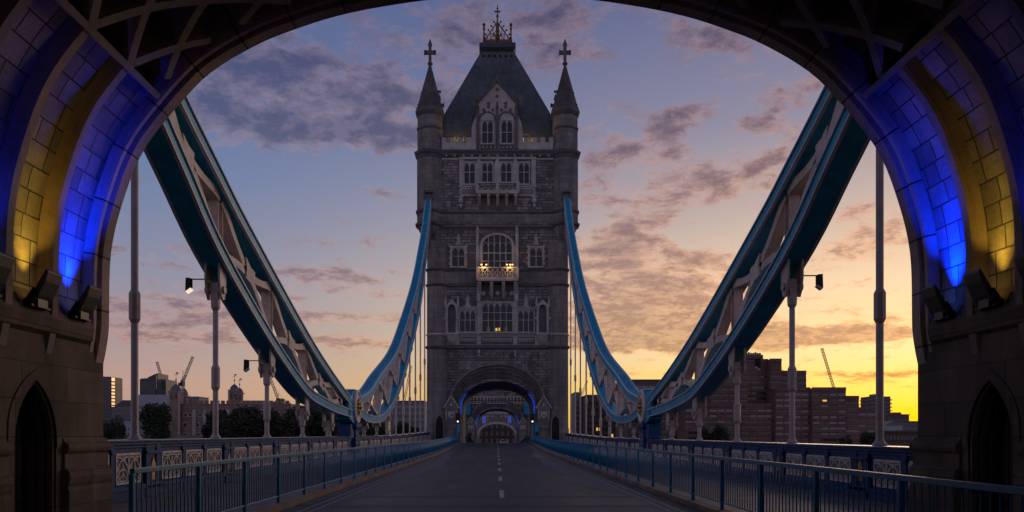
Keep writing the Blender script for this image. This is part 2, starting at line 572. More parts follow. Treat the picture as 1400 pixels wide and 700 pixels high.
    def tube(s, pts, r, n=6, smooth=True):
        pts = [Vector(p) for p in pts]
        rr = r if hasattr(r, '__len__') else [r] * len(pts)

        def sec(k):
            d = (pts[min(k + 1, len(pts) - 1)] - pts[max(k - 1, 0)]).normalized()
            u = Vector((0, 0, 1)) if abs(d.z) < .9 else Vector((1, 0, 0))
            a = d.cross(u).normalized()
            b = a.cross(d)
            return [pts[k] + (a * math.cos(t) + b * math.sin(t)) * rr[k] for t in [2 * math.pi * j / n for j in range(n)]]
        return s.sweep(sec, len(pts), smooth=smooth)

    def build(s, name, mat, parent=None, drape=False, bevel=0.0, recalc=True, uv=None):
        L = org(parent) if parent is not None else Vector((0, 0, 0))
        me = bpy.data.meshes.new(name)
        vs = [(v[0] - L.x, v[1] - L.y, v[2] - L.z + (zr(v[1]) if drape else 0)) for v in s.v]
        me.from_pydata(vs, [], s.f)
        if recalc:
            bm = bmesh.new()
            bm.from_mesh(me)
            bmesh.ops.recalc_face_normals(bm, faces=bm.faces)
            bm.to_mesh(me)
            bm.free()
        ul = me.uv_layers.new(name='UVMap')
        for p in me.polygons:
            cu = s.uv.get(p.index)
            nx, ny, nz = (abs(q) for q in p.normal)
            for li, vi in zip(p.loop_indices, p.vertices):
                x, y, z = me.vertices[vi].co + L
                if uv is not None:
                    ul.data[li].uv = uv[vi]
                elif nz > .75:
                    ul.data[li].uv = (x, y)
                elif nx > ny * 1.05:
                    ul.data[li].uv = (y, z)
                else:
                    ul.data[li].uv = (x, z)
            if p.index in s.smooth:
                p.use_smooth = True
        me.materials.append(mat)
        o = bpy.data.objects.new(name, me)
        COL.objects.link(o)
        if parent is not None:
            o.parent = parent
        else:
            pass
        ORG[o.name] = L
        if bevel:
            b = o.modifiers.new('bevel', 'BEVEL')
            b.width = bevel
            b.segments = 2
            b.limit_method = 'ANGLE'
        return o


def tag(o, label=None, cat=None, group=None, kind=None):
    if label:
        o['label'] = label
    if cat:
        o['category'] = cat
    if group:
        o['group'] = group
    if kind:
        o['kind'] = kind
    return o


def thing(name, loc, label, cat, group=None):
    o = bpy.data.objects.new(name, None)
    o.empty_display_size = .3
    COL.objects.link(o)
    o.location = loc
    ORG[o.name] = Vector(loc)
    return tag(o, label, cat, group)


def kids(o):
    return [c for c in bpy.data.objects if c.parent == o]


def copy_tree(o, parent=None, only=None):
    c = o.copy()
    COL.objects.link(c)
    if parent is not None:
        c.parent = parent
        c.matrix_parent_inverse = o.matrix_parent_inverse.copy()
    ORG[c.name] = ORG.get(o.name, Vector((0, 0, 0)))
    for ch in kids(o):
        if only and not only(ch):
            continue
        copy_tree(ch, c)
    return c


def struct(o):
    o['kind'] = 'structure'
    return o


def catmull(tab, step=.5):
    """smooth curve through (a, b) points -> dense list"""
    P = [Vector((p[0], p[1])) for p in tab]
    P = [P[0] * 2 - P[1]] + P + [P[-1] * 2 - P[-2]]
    out = []
    for i in range(1, len(P) - 2):
        p0, p1, p2, p3 = P[i - 1:i + 3]
        n = max(2, int((p2 - p1).length / step))
        for k in range(n):
            t = k / n
            out.append(.5 * ((2 * p1) + (p2 - p0) * t + (2 * p0 - 5 * p1 + 4 * p2 - p3) * t * t + (3 * p1 - p0 - 3 * p2 + p3) * t ** 3))
    out.append(P[-2])
    return out


def interp(tab, a):
    for p, q in zip(tab, tab[1:]):
        if p[0] <= a <= q[0]:
            return p[1] + (q[1] - p[1]) * (a - p[0]) / (q[0] - p[0])
    return tab[0][1] if a < tab[0][0] else tab[-1][1]


# ---------------------------------------------------------------- the setting: river, banks, deck
AX = .125      # the bridge's axis


def strip(name, x0, x1, y0, y1, z, mat, thick=None, kind='structure', dy=2.0, parent=None):
    m = MB()
    n = max(1, int((y1 - y0) / dy))
    prev = None
    for k in range(n + 1):
        y = y0 + (y1 - y0) * k / n
        if thick:
            i = m.add([(x0, y, z), (x1, y, z), (x1, y, z - thick), (x0, y, z - thick)])
        else:
            i = m.add([(x0, y, z), (x1, y, z)])
        if prev is not None:
            if thick:
                for q in range(4):
                    m.face([prev + q, prev + (q + 1) % 4, i + (q + 1) % 4, i + q])
            else:
                m.face([prev, prev + 1, i + 1, i])
        elif thick:
            m.face([i, i + 1, i + 2, i + 3])
        prev = i
    if thick:
        m.face([prev + 3, prev + 2, prev + 1, prev])
    o = m.build(name, mat, parent, drape=True)
    if not thick:
        me = o.data
        if me.polygons[0].normal.z < 0:
            me.flip_normals()
    if kind:
        o['kind'] = kind
    return o


m = MB()
m.face([m.add([(-4000, -600, -9.5), (4000, -600, -9.5), (4000, 215, -9.5), (-4000, 215, -9.5)]) + k for k in range(4)])
struct(m.build('river_water', WATER))
m = MB()
m.box(-5000, 5000, 214, 7000, -30, -5)
struct(m.build('ground', GRASSG))
KL, KR = -4.82, 4.55
road = strip('road', KL, KR, -30, 330, 0.0, ASPHALT, .8)
strip('footway', -9.7, KL - .28, -30, 118, .13, FOOT, .7)
strip('footway', KR + .28, 9.95, -30, 118, .13, FOOT, .7)
strip('kerb', KL - .28, KL, -30, 300, .135, KERB, .6)
strip('kerb', KR, KR + .28, -30, 300, .135, KERB, .6)
# paint and worn strips lie on the road as thin sheets
for k in range(30):
    y0 = 20.0 + k * 7.25 - 14.5
    strip('lane_dash', .08, .21, y0, y0 + 2.7, .008, LINEW, parent=road, kind=None, dy=.9)
for x in (KL + .42, KL + .68):
    strip('edge_line', x, x + .075, 13, 115, .008, LINEO, parent=road, kind=None)
for x in (KR - .5, KR - .76):
    strip('edge_line', x, x + .075, 13, 115, .008, LINEO, parent=road, kind=None)


def worn_patch(x0, x1, y0, y1, side):
    m = MB()
    n = int((y1 - y0) / .3)
    rows = []
    for k in range(n + 1):
        y = y0 + (y1 - y0) * k / n
        w = (.62 + .14 * math.sin(k * .11) + .08 * math.sin(k * .31) + .06 * random.random()) * min(1, k / 14, (n - k) / 40 + .02)
        a, b = (x0, x0 + (x1 - x0) * w) if side < 0 else (x1 - (x1 - x0) * w, x1)
        rows.append(m.add([(a, y, .005), (b, y, .005)]))
    for a, b in zip(rows, rows[1:]):
        m.face([a, a + 1, b + 1, b])
    o = m.build('worn_strip', WORN, road, drape=True)
    if o.data.polygons[0].normal.z < 0:
        o.data.flip_normals()


worn_patch(KL + .85, KL + 2.2, 18.5, 62, -1)
worn_patch(KR - 2.3, KR - .9, 21, 70, 1)
worn_patch(KL + .02, KL + .36, 14, 100, -1)
worn_patch(KR - .40, KR - .02, 14, 100, 1)
for y, w in ((17.6, .30), (20.4, .22)):
    strip('expansion_joint', KL + .02, KR - .02, y, y + w, .006, JOINT, parent=road, kind=None, dy=w)
    strip('joint_edge', KL + .02, KR - .02, y - .09, y - .01, .007, JOINTL, parent=road, kind=None, dy=.08)

# ---------------------------------------------------------------- stone archway round the viewer
HX = .246      # centre of the archway
half = [(0, 9.56), (1.452, 9.416), (2.178, 9.312), (2.749, 9.208), (3.307, 9.066), (3.812, 8.897), (4.409, 8.664), (5.161, 8.236), (5.667, 7.795),
        (6.458, 6.823), (6.834, 5.954), (7.08, 4.942), (7.119, 3.581), (7.15, 3.3), (7.22, 2.95)]
hp = catmull(half[:13], .22) + [Vector(half[13]), Vector(half[14])]
prof = [Vector((-p[0], p[1])) for p in hp[::-1]] + [Vector(p) for p in hp[1:]]
NP = len(prof)
pn = []
for k in range(NP):
    d = (prof[min(k + 1, NP - 1)] - prof[max(k - 1, 0)]).normalized()
    pn.append(Vector((-d.y, d.x)))
ps = [0.0]
for k in range(1, NP):
    ps.append(ps[-1] + (prof[k] - prof[k - 1]).length)
SL = ps[-1]


def pat(s, e=0.0, y=0.0):
    """point of the vault at arc length s, e metres out from the intrados, at depth y"""
    s = min(max(s, 0), SL)
    for k in range(1, NP):
        if ps[k] >= s:
            t = (s - ps[k - 1]) / max(ps[k] - ps[k - 1], 1e-6)
            p = prof[k - 1].lerp(prof[k], t)
            n = pn[k - 1].lerp(pn[k], t).normalized()
            return Vector((HX + p.x + n.x * e, y, p.y + n.y * e))


def band(section, s0, s1, step=.22):
    """closed solid: section [(e, y)] swept along the vault from s0 to s1; returns MB and uv"""
    n = max(2, int((s1 - s0) / step))
    m = MB()
    uv = []
    per = [0.0]
    for a, b in zip(section, section[1:]):
        per.append(per[-1] + math.hypot(a[0] - b[0], a[1] - b[1]))
    rows = []
    for k in range(n + 1):
        s = s0 + (s1 - s0) * k / n
        rows.append(m.add([pat(s, e, y) for e, y in section]))
        uv += [(per[j] + section[0][1], s) for j in range(len(section))]
    c = len(section)
    for a, b in zip(rows, rows[1:]):
        for j in range(c):
            j2 = (j + 1) % c
            m.face([a + j, b + j, b + j2, a + j2])
    m.face([rows[0] + j for j in range(c)])
    m.face([rows[-1] + j for j in range(c)][::-1])
    return m, uv


arch = thing('stone_archway', (HX, 13.2, 0), 'dark stone archway framing the view with blue and amber lit ribs', 'archway')
YB = -18.0  # passage lengthened unseen behind the viewer to cut light from the rear
m = MB()
o_ = [pat(s, .56) for s in [SL * k / 90 for k in range(91)]]
outer = [(HX - 12.5, -9), (HX - 12.5, 16), (HX + 12.5, 16), (HX + 12.5, -9), (o_[-1].x + .6, -9), (o_[-1].x + .6, 2.95)]
poly = outer + [(p.x, p.z) for p in o_[::-1]] + [(o_[0].x - .6, 2.95), (o_[0].x - .6, -9)]
m.prism(poly, YB, 13.17, 'y')
m.build('wall', PIER, arch)
# front voussoir ring with its groove and roll moulding
m, uv = band([(0, 13.2), (0, 12.95), (.09, 12.93), (.09, 12.87), (.035, 12.85), (.035, 12.76), (.08, 12.73), (.20, 12.70), (.60, 12.70), (.60, 13.2)], 0, SL)
m.build('arch_ring', RING, arch, uv=[(b * 0 + a * .2, b) for a, b in uv])
# joint line where the arched ribs turn into the net vault
SJ = next(ps[k] for k in range(NP) if prof[k].x > -6.15 and prof[k].y > 7)
for s0, s1 in ((.35, SJ), (SL - SJ, SL - .35)):
    m, uv = band([(.20, YB), (.20, 12.75), (.55, 12.75), (.55, YB)], s0, s1)
    m.build('vault_panel', VAULT, arch, uv=uv)
m, uv = band([(.44, YB), (.44, 12.7), (.555, 12.7), (.555, YB)], SJ + .004, SL - SJ - .004)
m.build('vault_web', VAULT, arch, uv=uv)
RY = [11.6, 10.5, 9.4, 8.3, 7.2, 6.1, 5.0]
for yc in RY:
    for s0, s1 in ((0.02, SJ - .05), (SL - SJ + .05, SL - .02)):
        m, uv = band([(0, yc - .075), (0, yc + .075), (.05, yc + .105), (.09, yc + .11), (.20, yc + .15), (.42, yc + .15), (.42, yc - .15), (.20, yc - .15), (.09, yc - .11), (.05, yc - .105)], s0, s1)
        m.build('rib', RIBM, arch, uv=uv)
for s in (SJ, SL - SJ):
    m, uv = band([(-.03, YB), (-.03, 12.61), (.45, 12.61), (.45, YB)], s - .05, s + .05, .05)
    m.build('springing_fillet', RIBM, arch)


def net_rib(s0, y0, sgn):
    """diagonal rib of the net vault: starts at a rib node and climbs, moving along the passage"""
    pts = []
    s = s0
    while s <= SL - SJ - .02:
        y = y0 + sgn * (s - s0) * .71
        if y > 12.58 or y < 1.5:
            break
        pts.append((s, y))
        s += .25
    if len(pts) < 3:
        return
    m = MB()
    w = .072
    ds, dy = 1 / math.hypot(1, .71), sgn * .71 / math.hypot(1, .71)

    def sec(k):
        s, y = pts[k]
        r = []
        for off, e in ((-w, .0), (w, .0), (w * 1.25, .06), (w * 1.7, .42), (-w * 1.7, .42), (-w * 1.25, .06)):
            r.append(pat(s - dy * off, e, y + ds * off))
        return r
    m.sweep(sec, len(pts))
    m.build('vault_rib', RIBM, arch)


for k in range(-7, 9):
    y0 = 11.6 - 1.1 * k
    net_rib(SJ + .04, y0, 1) if y0 > -6 else None
    net_rib(SJ + .04, y0, -1)
# ribs that enter from beyond the ring
for k in range(1, 9):
    # start part way up, at the ring itself
    y0 = 11.6 + 1.1 * k
    s0 = SJ + .04 + (y0 - 12.5) / .71
    net_rib(s0, 12.5, -1)

for sx in (-1, 1):
    X = lambda d: HX + sx * d
    # sloping sill under the lit panels
    m = MB()
    m.prism([(X(7.38), 4.02), (X(7.10), 3.50), (X(7.135), 3.30), (X(7.6), 3.0)], YB, 12.7, 'y')
    m.build('sill', PIER, arch)
    # jamb with the pointed doorway
    yc, hw = 11.27, .52
    dpts = []
    for k in range(9):
        t = R(60) * k / 8
        dpts.append((yc + hw - 2 * hw * math.cos(t), 1.62 + 2 * hw * math.sin(t) * 1.02))
    dl = [(p[0], p[1]) for p in dpts]
    dr = [(2 * yc - p[0], p[1]) for p in dpts[::-1]]
    notch = [(yc - hw, -.2)] + dl + dr[1:] + [(yc + hw, -.2)]
    m = MB()
    m.prism([(YB, -.2), (YB, 3.32), (13.2, 3.32), (13.2, -.2)] + notch[::-1], X(7.22), X(7.74), 'x')
    m.build('pier', PIER, arch)
    # moulded orders of the doorway, stepping in
    for q, (g, d0, d1) in enumerate(((.0, 7.225, 7.34), (.055, 7.34, 7.46), (.11, 7.46, 7.60))):
        def off(lst, g):
            return [(yc + (p[0] - yc) * (1 - g / hw), p[1] - g * .9) if p[1] > 1.7 else (yc + (p[0] - yc) * (1 - g / hw), p[1]) for p in lst]
        a, b = off(notch, g + .003), off(notch, g + .06)
        m = MB()

        def sec(k):
            return [(X(d0 + .02), *a[k]), (X(d0 + .02), *b[k]), (X(d1), *b[k]), (X(d1), *a[k])]
        m.sweep(sec, len(a))
        m.build('door_moulding', PIER, arch)
    m = MB()
    big = [(yc + (p[0] - yc) * (1 + .14 / hw), p[1] + (.16 if p[1] > 1.7 else 0)) for p in notch if p[1] > .9 or True]
    inn = [(p[0], p[1]) for p in notch]
    bg_ = [p if p[1] > 0 else (p[0], 1.50) for p in big]
    in_ = [p if p[1] > 0 else (p[0], 1.50) for p in inn]
    m.sweep(lambda k: [(X(7.205), *bg_[k]), (X(7.25), *bg_[k]), (X(7.25), *in_[k]), (X(7.205), *in_[k])], len(bg_))
    m.build('door_hood', PIER, arch)
    m = MB()
    m.box(X(7.64), X(7.70), yc - .7, yc + .7, .13, 2.7)
    for k in range(6):
        m.box(X(7.622), X(7.645), yc - .5 + k * .17, yc - .5 + k * .17 + .15, .14, 2.6)
    door = m.build('door', WOOD, arch)
    m = MB()
    for z in (.62, 1.55):
        h_ = MB()
        h_.box(X(7.60), X(7.624), yc - .5, yc + .28, z, z + .06)
        h_.build('hinge', IRON, door)
    m.tube([(X(7.60), yc + .30, 1.1), (X(7.57), yc + .30, 1.05), (X(7.57), yc + .30, .95), (X(7.60), yc + .30, .9)], .015)
    m.build('handle', IRON, door)
    # base mouldings either side of the door
    sec = [(7.30, -.1), (7.11, -.1), (7.11, .80), (7.14, .86), (7.11, .92), (7.09, 1.02), (7.12, 1.13), (7.18, 1.18), (7.18, 1.40), (7.13, 1.44), (7.11, 1.50), (7.13, 1.56), (7.19, 1.60), (7.21, 1.66), (7.30, 1.66)]
    for y0, y1 in ((YB, 10.58), (11.96, 13.2)):
        m = MB()
        m.prism([(X(a), b) for a, b in sec], y0, y1 + (.10 if y1 > 13 else 0), 'y')
        m.build('base_moulding', PIER, arch, bevel=.012)

# floodlights on the sills
def floodlight(sx, y, colour):
    X = lambda d: HX + sx * d
    side = 'castle' if sx < 0 else 'hotel'
    word = {'amber': 'amber', 'blue': 'blue'}[colour]
    where = 'beside the front arch ring' if y > 11.8 else ('in the second bay' if y > 11 else 'in the third bay')
    t = thing('floodlight', (X(7.2), y, 3.55), f'{word} floodlight on the {side} side sill {where}', 'floodlight', 'floodlights lighting the vault')
    m = MB()
    # wedge-shaped housing tilted up against the wall
    a = R(30)
    c = Vector((X(7.01), y + .12, 3.93))
    ux = Vector((-sx * math.sin(a), 0, math.cos(a)))     # along the lens, its top leaning away from the wall
    un = Vector((-sx * math.cos(a), 0, -math.sin(a)))    # back of the housing

    def pt(u, n, yy):
        p = c + ux * u + un * n
        return (p.x, c.y + yy, p.z)
    outl = [(-.25, .0), (.27, .0), (.25, .05), (.10, .085), (-.12, .10), (-.25, .085)]
    w = .19
    i = m.add([pt(u, n, -w) for u, n in outl])
    j = m.add([pt(u, n, w) for u, n in outl])
    n_ = len(outl)
    m.face([i + k for k in range(n_)])
    m.face([j + k for k in range(n_)][::-1])
    for k in range(n_):
        m.face([i + k, i + (k + 1) % n_, j + (k + 1) % n_, j + k])
    hs = m.build('housing', HOUS, t, bevel=.012)
    m = MB()
    i = m.add([pt(u, n, yy) for u, n, yy in ((-.22, -.008, -.15), (.22, -.008, -.15), (.22, -.008, .15), (-.22, -.008, .15))])
    m.face([i, i + 1, i + 2, i + 3])
    m.build('lens', LENS_Y if colour == 'amber' else LENS_B, hs, recalc=False)
    m = MB()
    m.bar((X(7.02), y - .10, 3.86), (X(7.20), y - .10, 3.60), .03, .05)
    m.bar((X(7.02), y + .33, 3.86), (X(7.20), y + .33, 3.60), .03, .05)
    m.box(X(7.05), X(7.24), y - .12, y + .35, 3.60, 3.635)
    m.build('bracket', IRON, t)
    m = MB()
    m.box(X(7.02), X(7.16), y - .02, y + .22, 3.60, 3.73)
    m.tube([(X(7.1), y - .02, 3.68), (X(7.12), y - .14, 3.72), (X(7.16), y - .22, 3.64), (X(7.22), y - .24, 3.78)], .014)
    m.build('control_gear', HOUS, t, bevel=.008)
    ld = bpy.data.lights.new('lamp_light', 'AREA')
    ld.shape = 'RECTANGLE'
    ld.size, ld.size_y = .07, .26
    ld.spread = R(70)
    ld.color = (1.0, .60, .05) if colour == 'amber' else (.0, .022, 1.0)
    ld.energy = 5.5 if colour == 'amber' else (62 if y > 11 else 8)
    lo = bpy.data.objects.new('lamp_light', ld)
    COL.objects.link(lo)
    lo.parent = t
    p = Vector((X(7.045), y + .12, 4.02))
    aim = Vector((X(7.34), y + .06, 5.3)) - p
    lo.location = p - Vector(t.location)
    lo.rotation_euler = (-aim).to_track_quat('Z', 'Y').to_euler()
    return t


for sx in (-1, 1):
    floodlight(sx, 12.15, 'blue')
    floodlight(sx, 11.02, 'amber')
    floodlight(sx, 9.9, 'blue')

# ---------------------------------------------------------------- suspension chains, links, rods
ORD = ['first', 'second', 'third', 'fourth', 'fifth', 'sixth', 'seventh', 'eighth', 'ninth', 'tenth', 'eleventh', 'twelfth']
lowN = [(12.9, 14.35), (16, 12.05), (19.48, 9.86), (21.1, 8.88), (23.56, 7.40), (27.78, 5.64), (32, 4.21), (35, 3.42), (38, 3.1), (41, 2.89), (45.4, 2.72)]
upN = [(12.9, 14.75), (16.5, 12.75), (20.56, 10.91), (23.53, 9.71), (26.1, 8.73), (33.14, 6.39), (38, 5.0), (43.6, 3.68), (45.4, 3.35)]
upF = [(47.2, 4.0), (51.7, 4.76), (56.1, 6.16), (65.4, 9.0), (73.1, 12.75), (83.1, 18.5), (90.3, 24.0), (95.3, 28.4), (99.9, 33.4), (102, 35.7)]
lowF = [(47.2, 2.95), (50.9, 2.55), (56.1, 2.63), (60.2, 3.25), (65, 4.59), (71.3, 7.34), (76.3, 10.2), (83, 14.2), (88, 18.2), (92, 22.3), (96, 27.0), (99.9, 31.6), (102, 34.2)]


def chord(tab, x0, x1, h, sgn, dy, parent, name, inn):
    """box girder following an edge curve in the Y-Z plane; sgn +1 grows upwards from it"""
    c = catmull(tab, .6)
    n = len(c)
    nor = []
    L = [0.0]
    for k in range(n):
        d = (c[min(k + 1, n - 1)] - c[max(k - 1, 0)]).normalized()
        nor.append(Vector((-d.y, d.x)) * sgn)
        if k:
            L.append(L[-1] + (c[k] - c[k - 1]).length)
    m = MB()
    uv = []
    w = x1 - x0
    for k in range(n):
        q = c[k] + nor[k] * h
        m.add([(x0, c[k].x + dy, c[k].y), (x1, c[k].x + dy, c[k].y), (x1, q.x + dy, q.y), (x0, q.x + dy, q.y)])
        uv += [(L[k], 0), (L[k], w), (L[k], w + h), (L[k], -h)]
    for k in range(n - 1):
        a, b = 4 * k, 4 * k + 4
        for j in range(4):
            m.face([a + j, b + j, b + (j + 1) % 4, a + (j + 1) % 4])
    m.face([0, 1, 2, 3])
    m.face([4 * n - 4 + j for j in (3, 2, 1, 0)])
    o = m.build(name, BLUE, parent, uv=uv)
    # pale flange edges along the road-side and river-side arrises
    for xe in (x0, x1):
        for t in (0, 1):
            m = MB()
            sx = 1 if xe == max(x0, x1) else -1

            def sec(k):
                base = c[k] + nor[k] * (h * t)
                a = base + nor[k] * (-.012 if t == 0 else .012)
                b = base + nor[k] * (.045 if t == 0 else -.045)
                return [(xe - sx * .05, a.x + dy, a.y), (xe + sx * .055, a.x + dy, a.y), (xe + sx * .055, b.x + dy, b.y), (xe - sx * .05, b.x + dy, b.y)]
            m.sweep(sec, n)
            m.build('flange', FLANGE, o)
    # a cover plate down the middle of the walking side of the upper chord
    return o


def ztab(tab, y):
    return interp(tab, y)


SIDES = [(-1, 9.15, 0.0, 'castle'), (1, 9.40, -.55, 'hotel')]
CH_H = .46
ROD0, ROD_S = 18.82, 5.42


def plate_member(m, p0, p1, w, t, x):
    """riveted bar between two points of the web plane: two flange plates and a web"""
    p0, p1 = Vector((x, p0[0], p0[1])), Vector((x, p1[0], p1[1]))
    d = (p1 - p0).normalized()
    nrm = Vector((0, -d.z, d.y))
    for s in (-1, 1):
        o_ = nrm * (w / 2) * s
        m.bar(p0 + o_, p1 + o_, .34, .035, up=nrm)
    m.bar(p0, p1, t, w * .98, up=nrm)


def curved_member(m, p0, p1, w, x, sag, wide=.36):
    """web diagonal that widens into the chords like a bracket"""
    a, b = Vector(p0), Vector(p1)
    d = (b - a).normalized()
    nr = Vector((-d.y, d.x))
    L = (b - a).length
    for xo, hw in ((-wide / 2, 1), (wide / 2, 1)):
        pts1, pts2 = [], []
        for k in range(9):
            t = k / 8
            c = a.lerp(b, t) + nr * sag * math.sin(math.pi * t)
            ww = w * (1 + 1.0 * (abs(2 * t - 1)) ** 3) / 2
            pts1.append(c + nr * ww)
            pts2.append(c - nr * ww)
        poly = [(p.x, p.y) for p in pts1] + [(p.x, p.y) for p in pts2[::-1]]
        m.prism(poly, x + xo - .02, x + xo + .02, 'x')
    pts = []

    def sec(k):
        t = k / 8
        c = a.lerp(b, t) + nr * sag * math.sin(math.pi * t)
        ww = w * (1 + 1.0 * (abs(2 * t - 1)) ** 3) / 2 * .86
        p, q = c + nr * ww, c - nr * ww
        return [(x - wide / 2 + .02, p.x, p.y), (x + wide / 2 - .02, p.x, p.y), (x + wide / 2 - .02, q.x, q.y), (x - wide / 2 + .02, q.x, q.y)]
    m.sweep(sec, 9)


for sx, D, dy, side in SIDES:
    X = sx * D
    x0, x1 = X - .375, X + .375
    inn = X - sx * .375
    # ---- near truss, from the archway down to the link
    t = thing('suspension_chain', (X, 13.2 + dy, 14.5), f'blue riveted chain truss running from the archway down to the {side} side link', 'suspension chain', 'suspension chains')
    chord(lowN, x0, x1, CH_H, 1, dy, t, 'lower_chord', inn)
    chord(upN, x0, x1, CH_H, 1, dy, t, 'upper_chord', inn)
    ys = [ROD0 + ROD_S * k for k in range(-1, 5)]

    def lo(y):
        return interp(lowN, y) + .48

    def up(y):
        return interp(upN, y) + .02
    for y in ys[1:]:
        m = MB()
        plate_member(m, (y + dy, lo(y) - .05), (y + dy, up(y) + .05), .36, .05, X)
        m.build('web_post', PALE, t)
    ends = ys + [45.0]
    for ya, yb in zip(ends, ends[1:]):
        ya2, yb2 = ya + .12, yb - .12
        if yb - ya < 3:
            continue
        ym = (ya + yb) / 2
        zm = (lo(ym) + up(ym)) / 2
        hgt = up(ym) - lo(ym)
        for p, q, sg in (((ya2, up(ya2)), (ym, zm), -.10), ((ym, zm), (yb2, lo(yb2)), .10), ((ya2, lo(ya2)), (ym, zm), .10), ((ym, zm), (yb2, up(yb2)), -.10)):
            m = MB()
            curved_member(m, (p[0] + dy, p[1]), (q[0] + dy, q[1]), .25, X, sg * min(1, hgt))
            m.build('web_diagonal', PALE, t)
        m = MB()
        s1 = -.45
        star = []
        for k in range(16):
            aa = 2 * math.pi * k / 16
            rr = (.44 if k % 4 == 2 else (.24 if k % 2 == 0 else .30)) * min(1.25, max(.55, hgt / 1.4))
            star.append((ym + dy + rr * math.cos(aa) * 1.25, zm + rr * math.sin(aa) * .95 + s1 * rr * math.cos(aa)))
        for xo in (-.23, .23):
            m.prism(star, X + xo - .025, X + xo + .025, 'x')
        m.build('gusset', PALE, t)
    # cream tongue plate where the chords close up towards the archway
    m = MB()
    pl = [(13.3, lo(13.3)), (17.0, lo(17.0) - .02), (19.6, lo(19.6)), (22.2, lo(22.2))]
    poly = [(y + dy, z - .03) for y, z in pl] + [(y + dy, z) for y, z in ((22.2, lo(22.2) + .12), (21.2, (lo(21.2) + up(21.2)) / 2 - .1), (20.4, up(20.4) - .25), (19.9, up(19.9)), (17.0, up(17)), (13.3, up(13.3)))]
    for xo in (-.25, .25):
        m.prism(poly, X + xo - .03, X + xo + .03, 'x')
    m.build('end_plate', PALE, t)

    # ---- far truss, from the link up to the tower
    t2 = thing('suspension_chain', (X, 47.2 + dy, 3), f'blue chain truss sweeping from the {side} side link up into the tower turret', 'suspension chain', 'suspension chains')
    chord(upF, x0, x1, .5, -1, dy * .5, t2, 'upper_chord', inn)
    chord(lowF, x0, x1, .5, 1, dy * .5, t2, 'lower_chord', inn)
    uc = [u for u in bpy.data.objects if u.parent == t2 and u.name.startswith('upper')][0]
    cc = catmull(upF, .6)
    for xo in (-.12, .12):
        m = MB()

        def sec(k):
            p = cc[k]
            return [(X + xo - .03, p.x + dy * .5, p.y - .01), (X + xo + .03, p.x + dy * .5, p.y - .01), (X + xo + .03, p.x + dy * .5, p.y + .05), (X + xo - .03, p.x + dy * .5, p.y + .05)]
        m.sweep(sec, len(cc))
        m.build('cover_strip', BLUE, uc)
    dy2 = dy * .5

    def lo2(y):
        return interp(lowF, y) + .48

    def up2(y):
        return interp(upF, y) - .5 * math.hypot(1, (interp(upF, y + .5) - interp(upF, y - .5)))
    ys2 = [ROD0 + ROD_S * k for k in range(6, 15)]
    for y in ys2:
        if up2(y) - lo2(y) < .25:
            continue
        m = MB()
        plate_member(m, (y + dy2, lo2(y) - .05), (y + dy2, up2(y) + .05), .42, .05, X)
        m.build('web_post', PALE, t2)
    e2 = [47.6] + ys2
    for ya, yb in zip(e2, e2[1:]):
        if up2(yb) - lo2(yb) < .5:
            continue
        ya2, yb2 = ya + .2, yb - .2
        ym = (ya + yb) / 2
        zm = (lo2(ym) + up2(ym)) / 2
        for p, q in (((ya2, up2(ya2)), (yb2, lo2(yb2))), ((ya2, lo2(ya2)), (yb2, up2(yb2)))):
            m = MB()
            curved_member(m, (p[0] + dy2, p[1]), (q[0] + dy2, q[1]), .15, X, 0, .26)
            m.build('web_diagonal', PALE, t2)
        m = MB()
        sl = (zm - (lo2(ya) + up2(ya)) / 2) / max(.1, ym - ya)
        gs = [(ym + dy2 + .36 * math.cos(q), zm + .32 * math.sin(q) + sl * .36 * math.cos(q)) for q in [math.pi / 4 * k for k in range(8)]]
        for xo in (-.23, .23):
            m.prism(gs, X + xo - .03, X + xo + .03, 'x')
        m.build('gusset', PALE, t2)

    # ---- link that joins both trusses, with its gilded roundel, on a pedestal
    yl = 46.3 + dy
    zl = 3.42
    lk = thing('chain_link', (X, yl, 2.2), f'blue joint block with a gilded roundel where the {side} side chains meet', 'chain link', 'links at the low point of the chains')
    m = MB()
    m.prism([(yl - 1.9, 2.62), (yl - .9, 2.38), (yl + .9, 2.38), (yl + 1.3, 2.75), (yl + 1.4, 4.05), (yl + .55, 4.38), (yl - .75, 4.38), (yl - 1.7, 3.9), (yl - 2.3, 3.75), (yl - 2.3, 3.2), (yl - 1.6, 3.25), (yl - 1.6, 3.05)], x0 - .04, x1 + .04, 'x')
    m.build('body', BLUE, lk, bevel=.02)
    m = MB()
    m.box(x0 - .1, x1 + .1, yl - .82, yl + .62, 4.39, 4.47)
    m.build('cap_plate', FLANGE, lk, bevel=.01)
    m = MB()
    for k in range(5):
        m.box(inn - sx * .05, inn + sx * .02, yl - 2.2 + k * .24, yl - 2.14 + k * .24, 2.72, 3.72)
    m.build('stiffener', BLUE, lk)
    m = MB()
    m.lathe([(1.02, 0), (1.06, .10), (1.02, .20), (.90, .22), (.86, .14), (.60, .14), (.58, .19), (.50, .19)], (inn, yl, zl), 40, True, 'x') if sx < 0 else m.lathe([(1.02, 0), (1.06, -.10), (1.02, -.20), (.90, -.22), (.86, -.14), (.60, -.14), (.58, -.19), (.50, -.19)], (inn, yl, zl), 40, True, 'x')
    rd = m.build('roundel', PANELW, lk)
    m = MB()
    q = -sx
    for k in range(8):
        a = math.pi * 2 * k / 8
        m.sphere((inn + q * .20, yl + .34 * math.cos(a), zl + .34 * math.sin(a)), .13, 8, 5)
    m.sphere((inn + q * .22, yl, zl), .20, 10, 6)
    for k in range(16):
        a = math.pi * 2 * k / 16
        m.sphere((inn + q * .19, yl + .49 * math.cos(a), zl + .49 * math.sin(a)), .06, 6, 4)
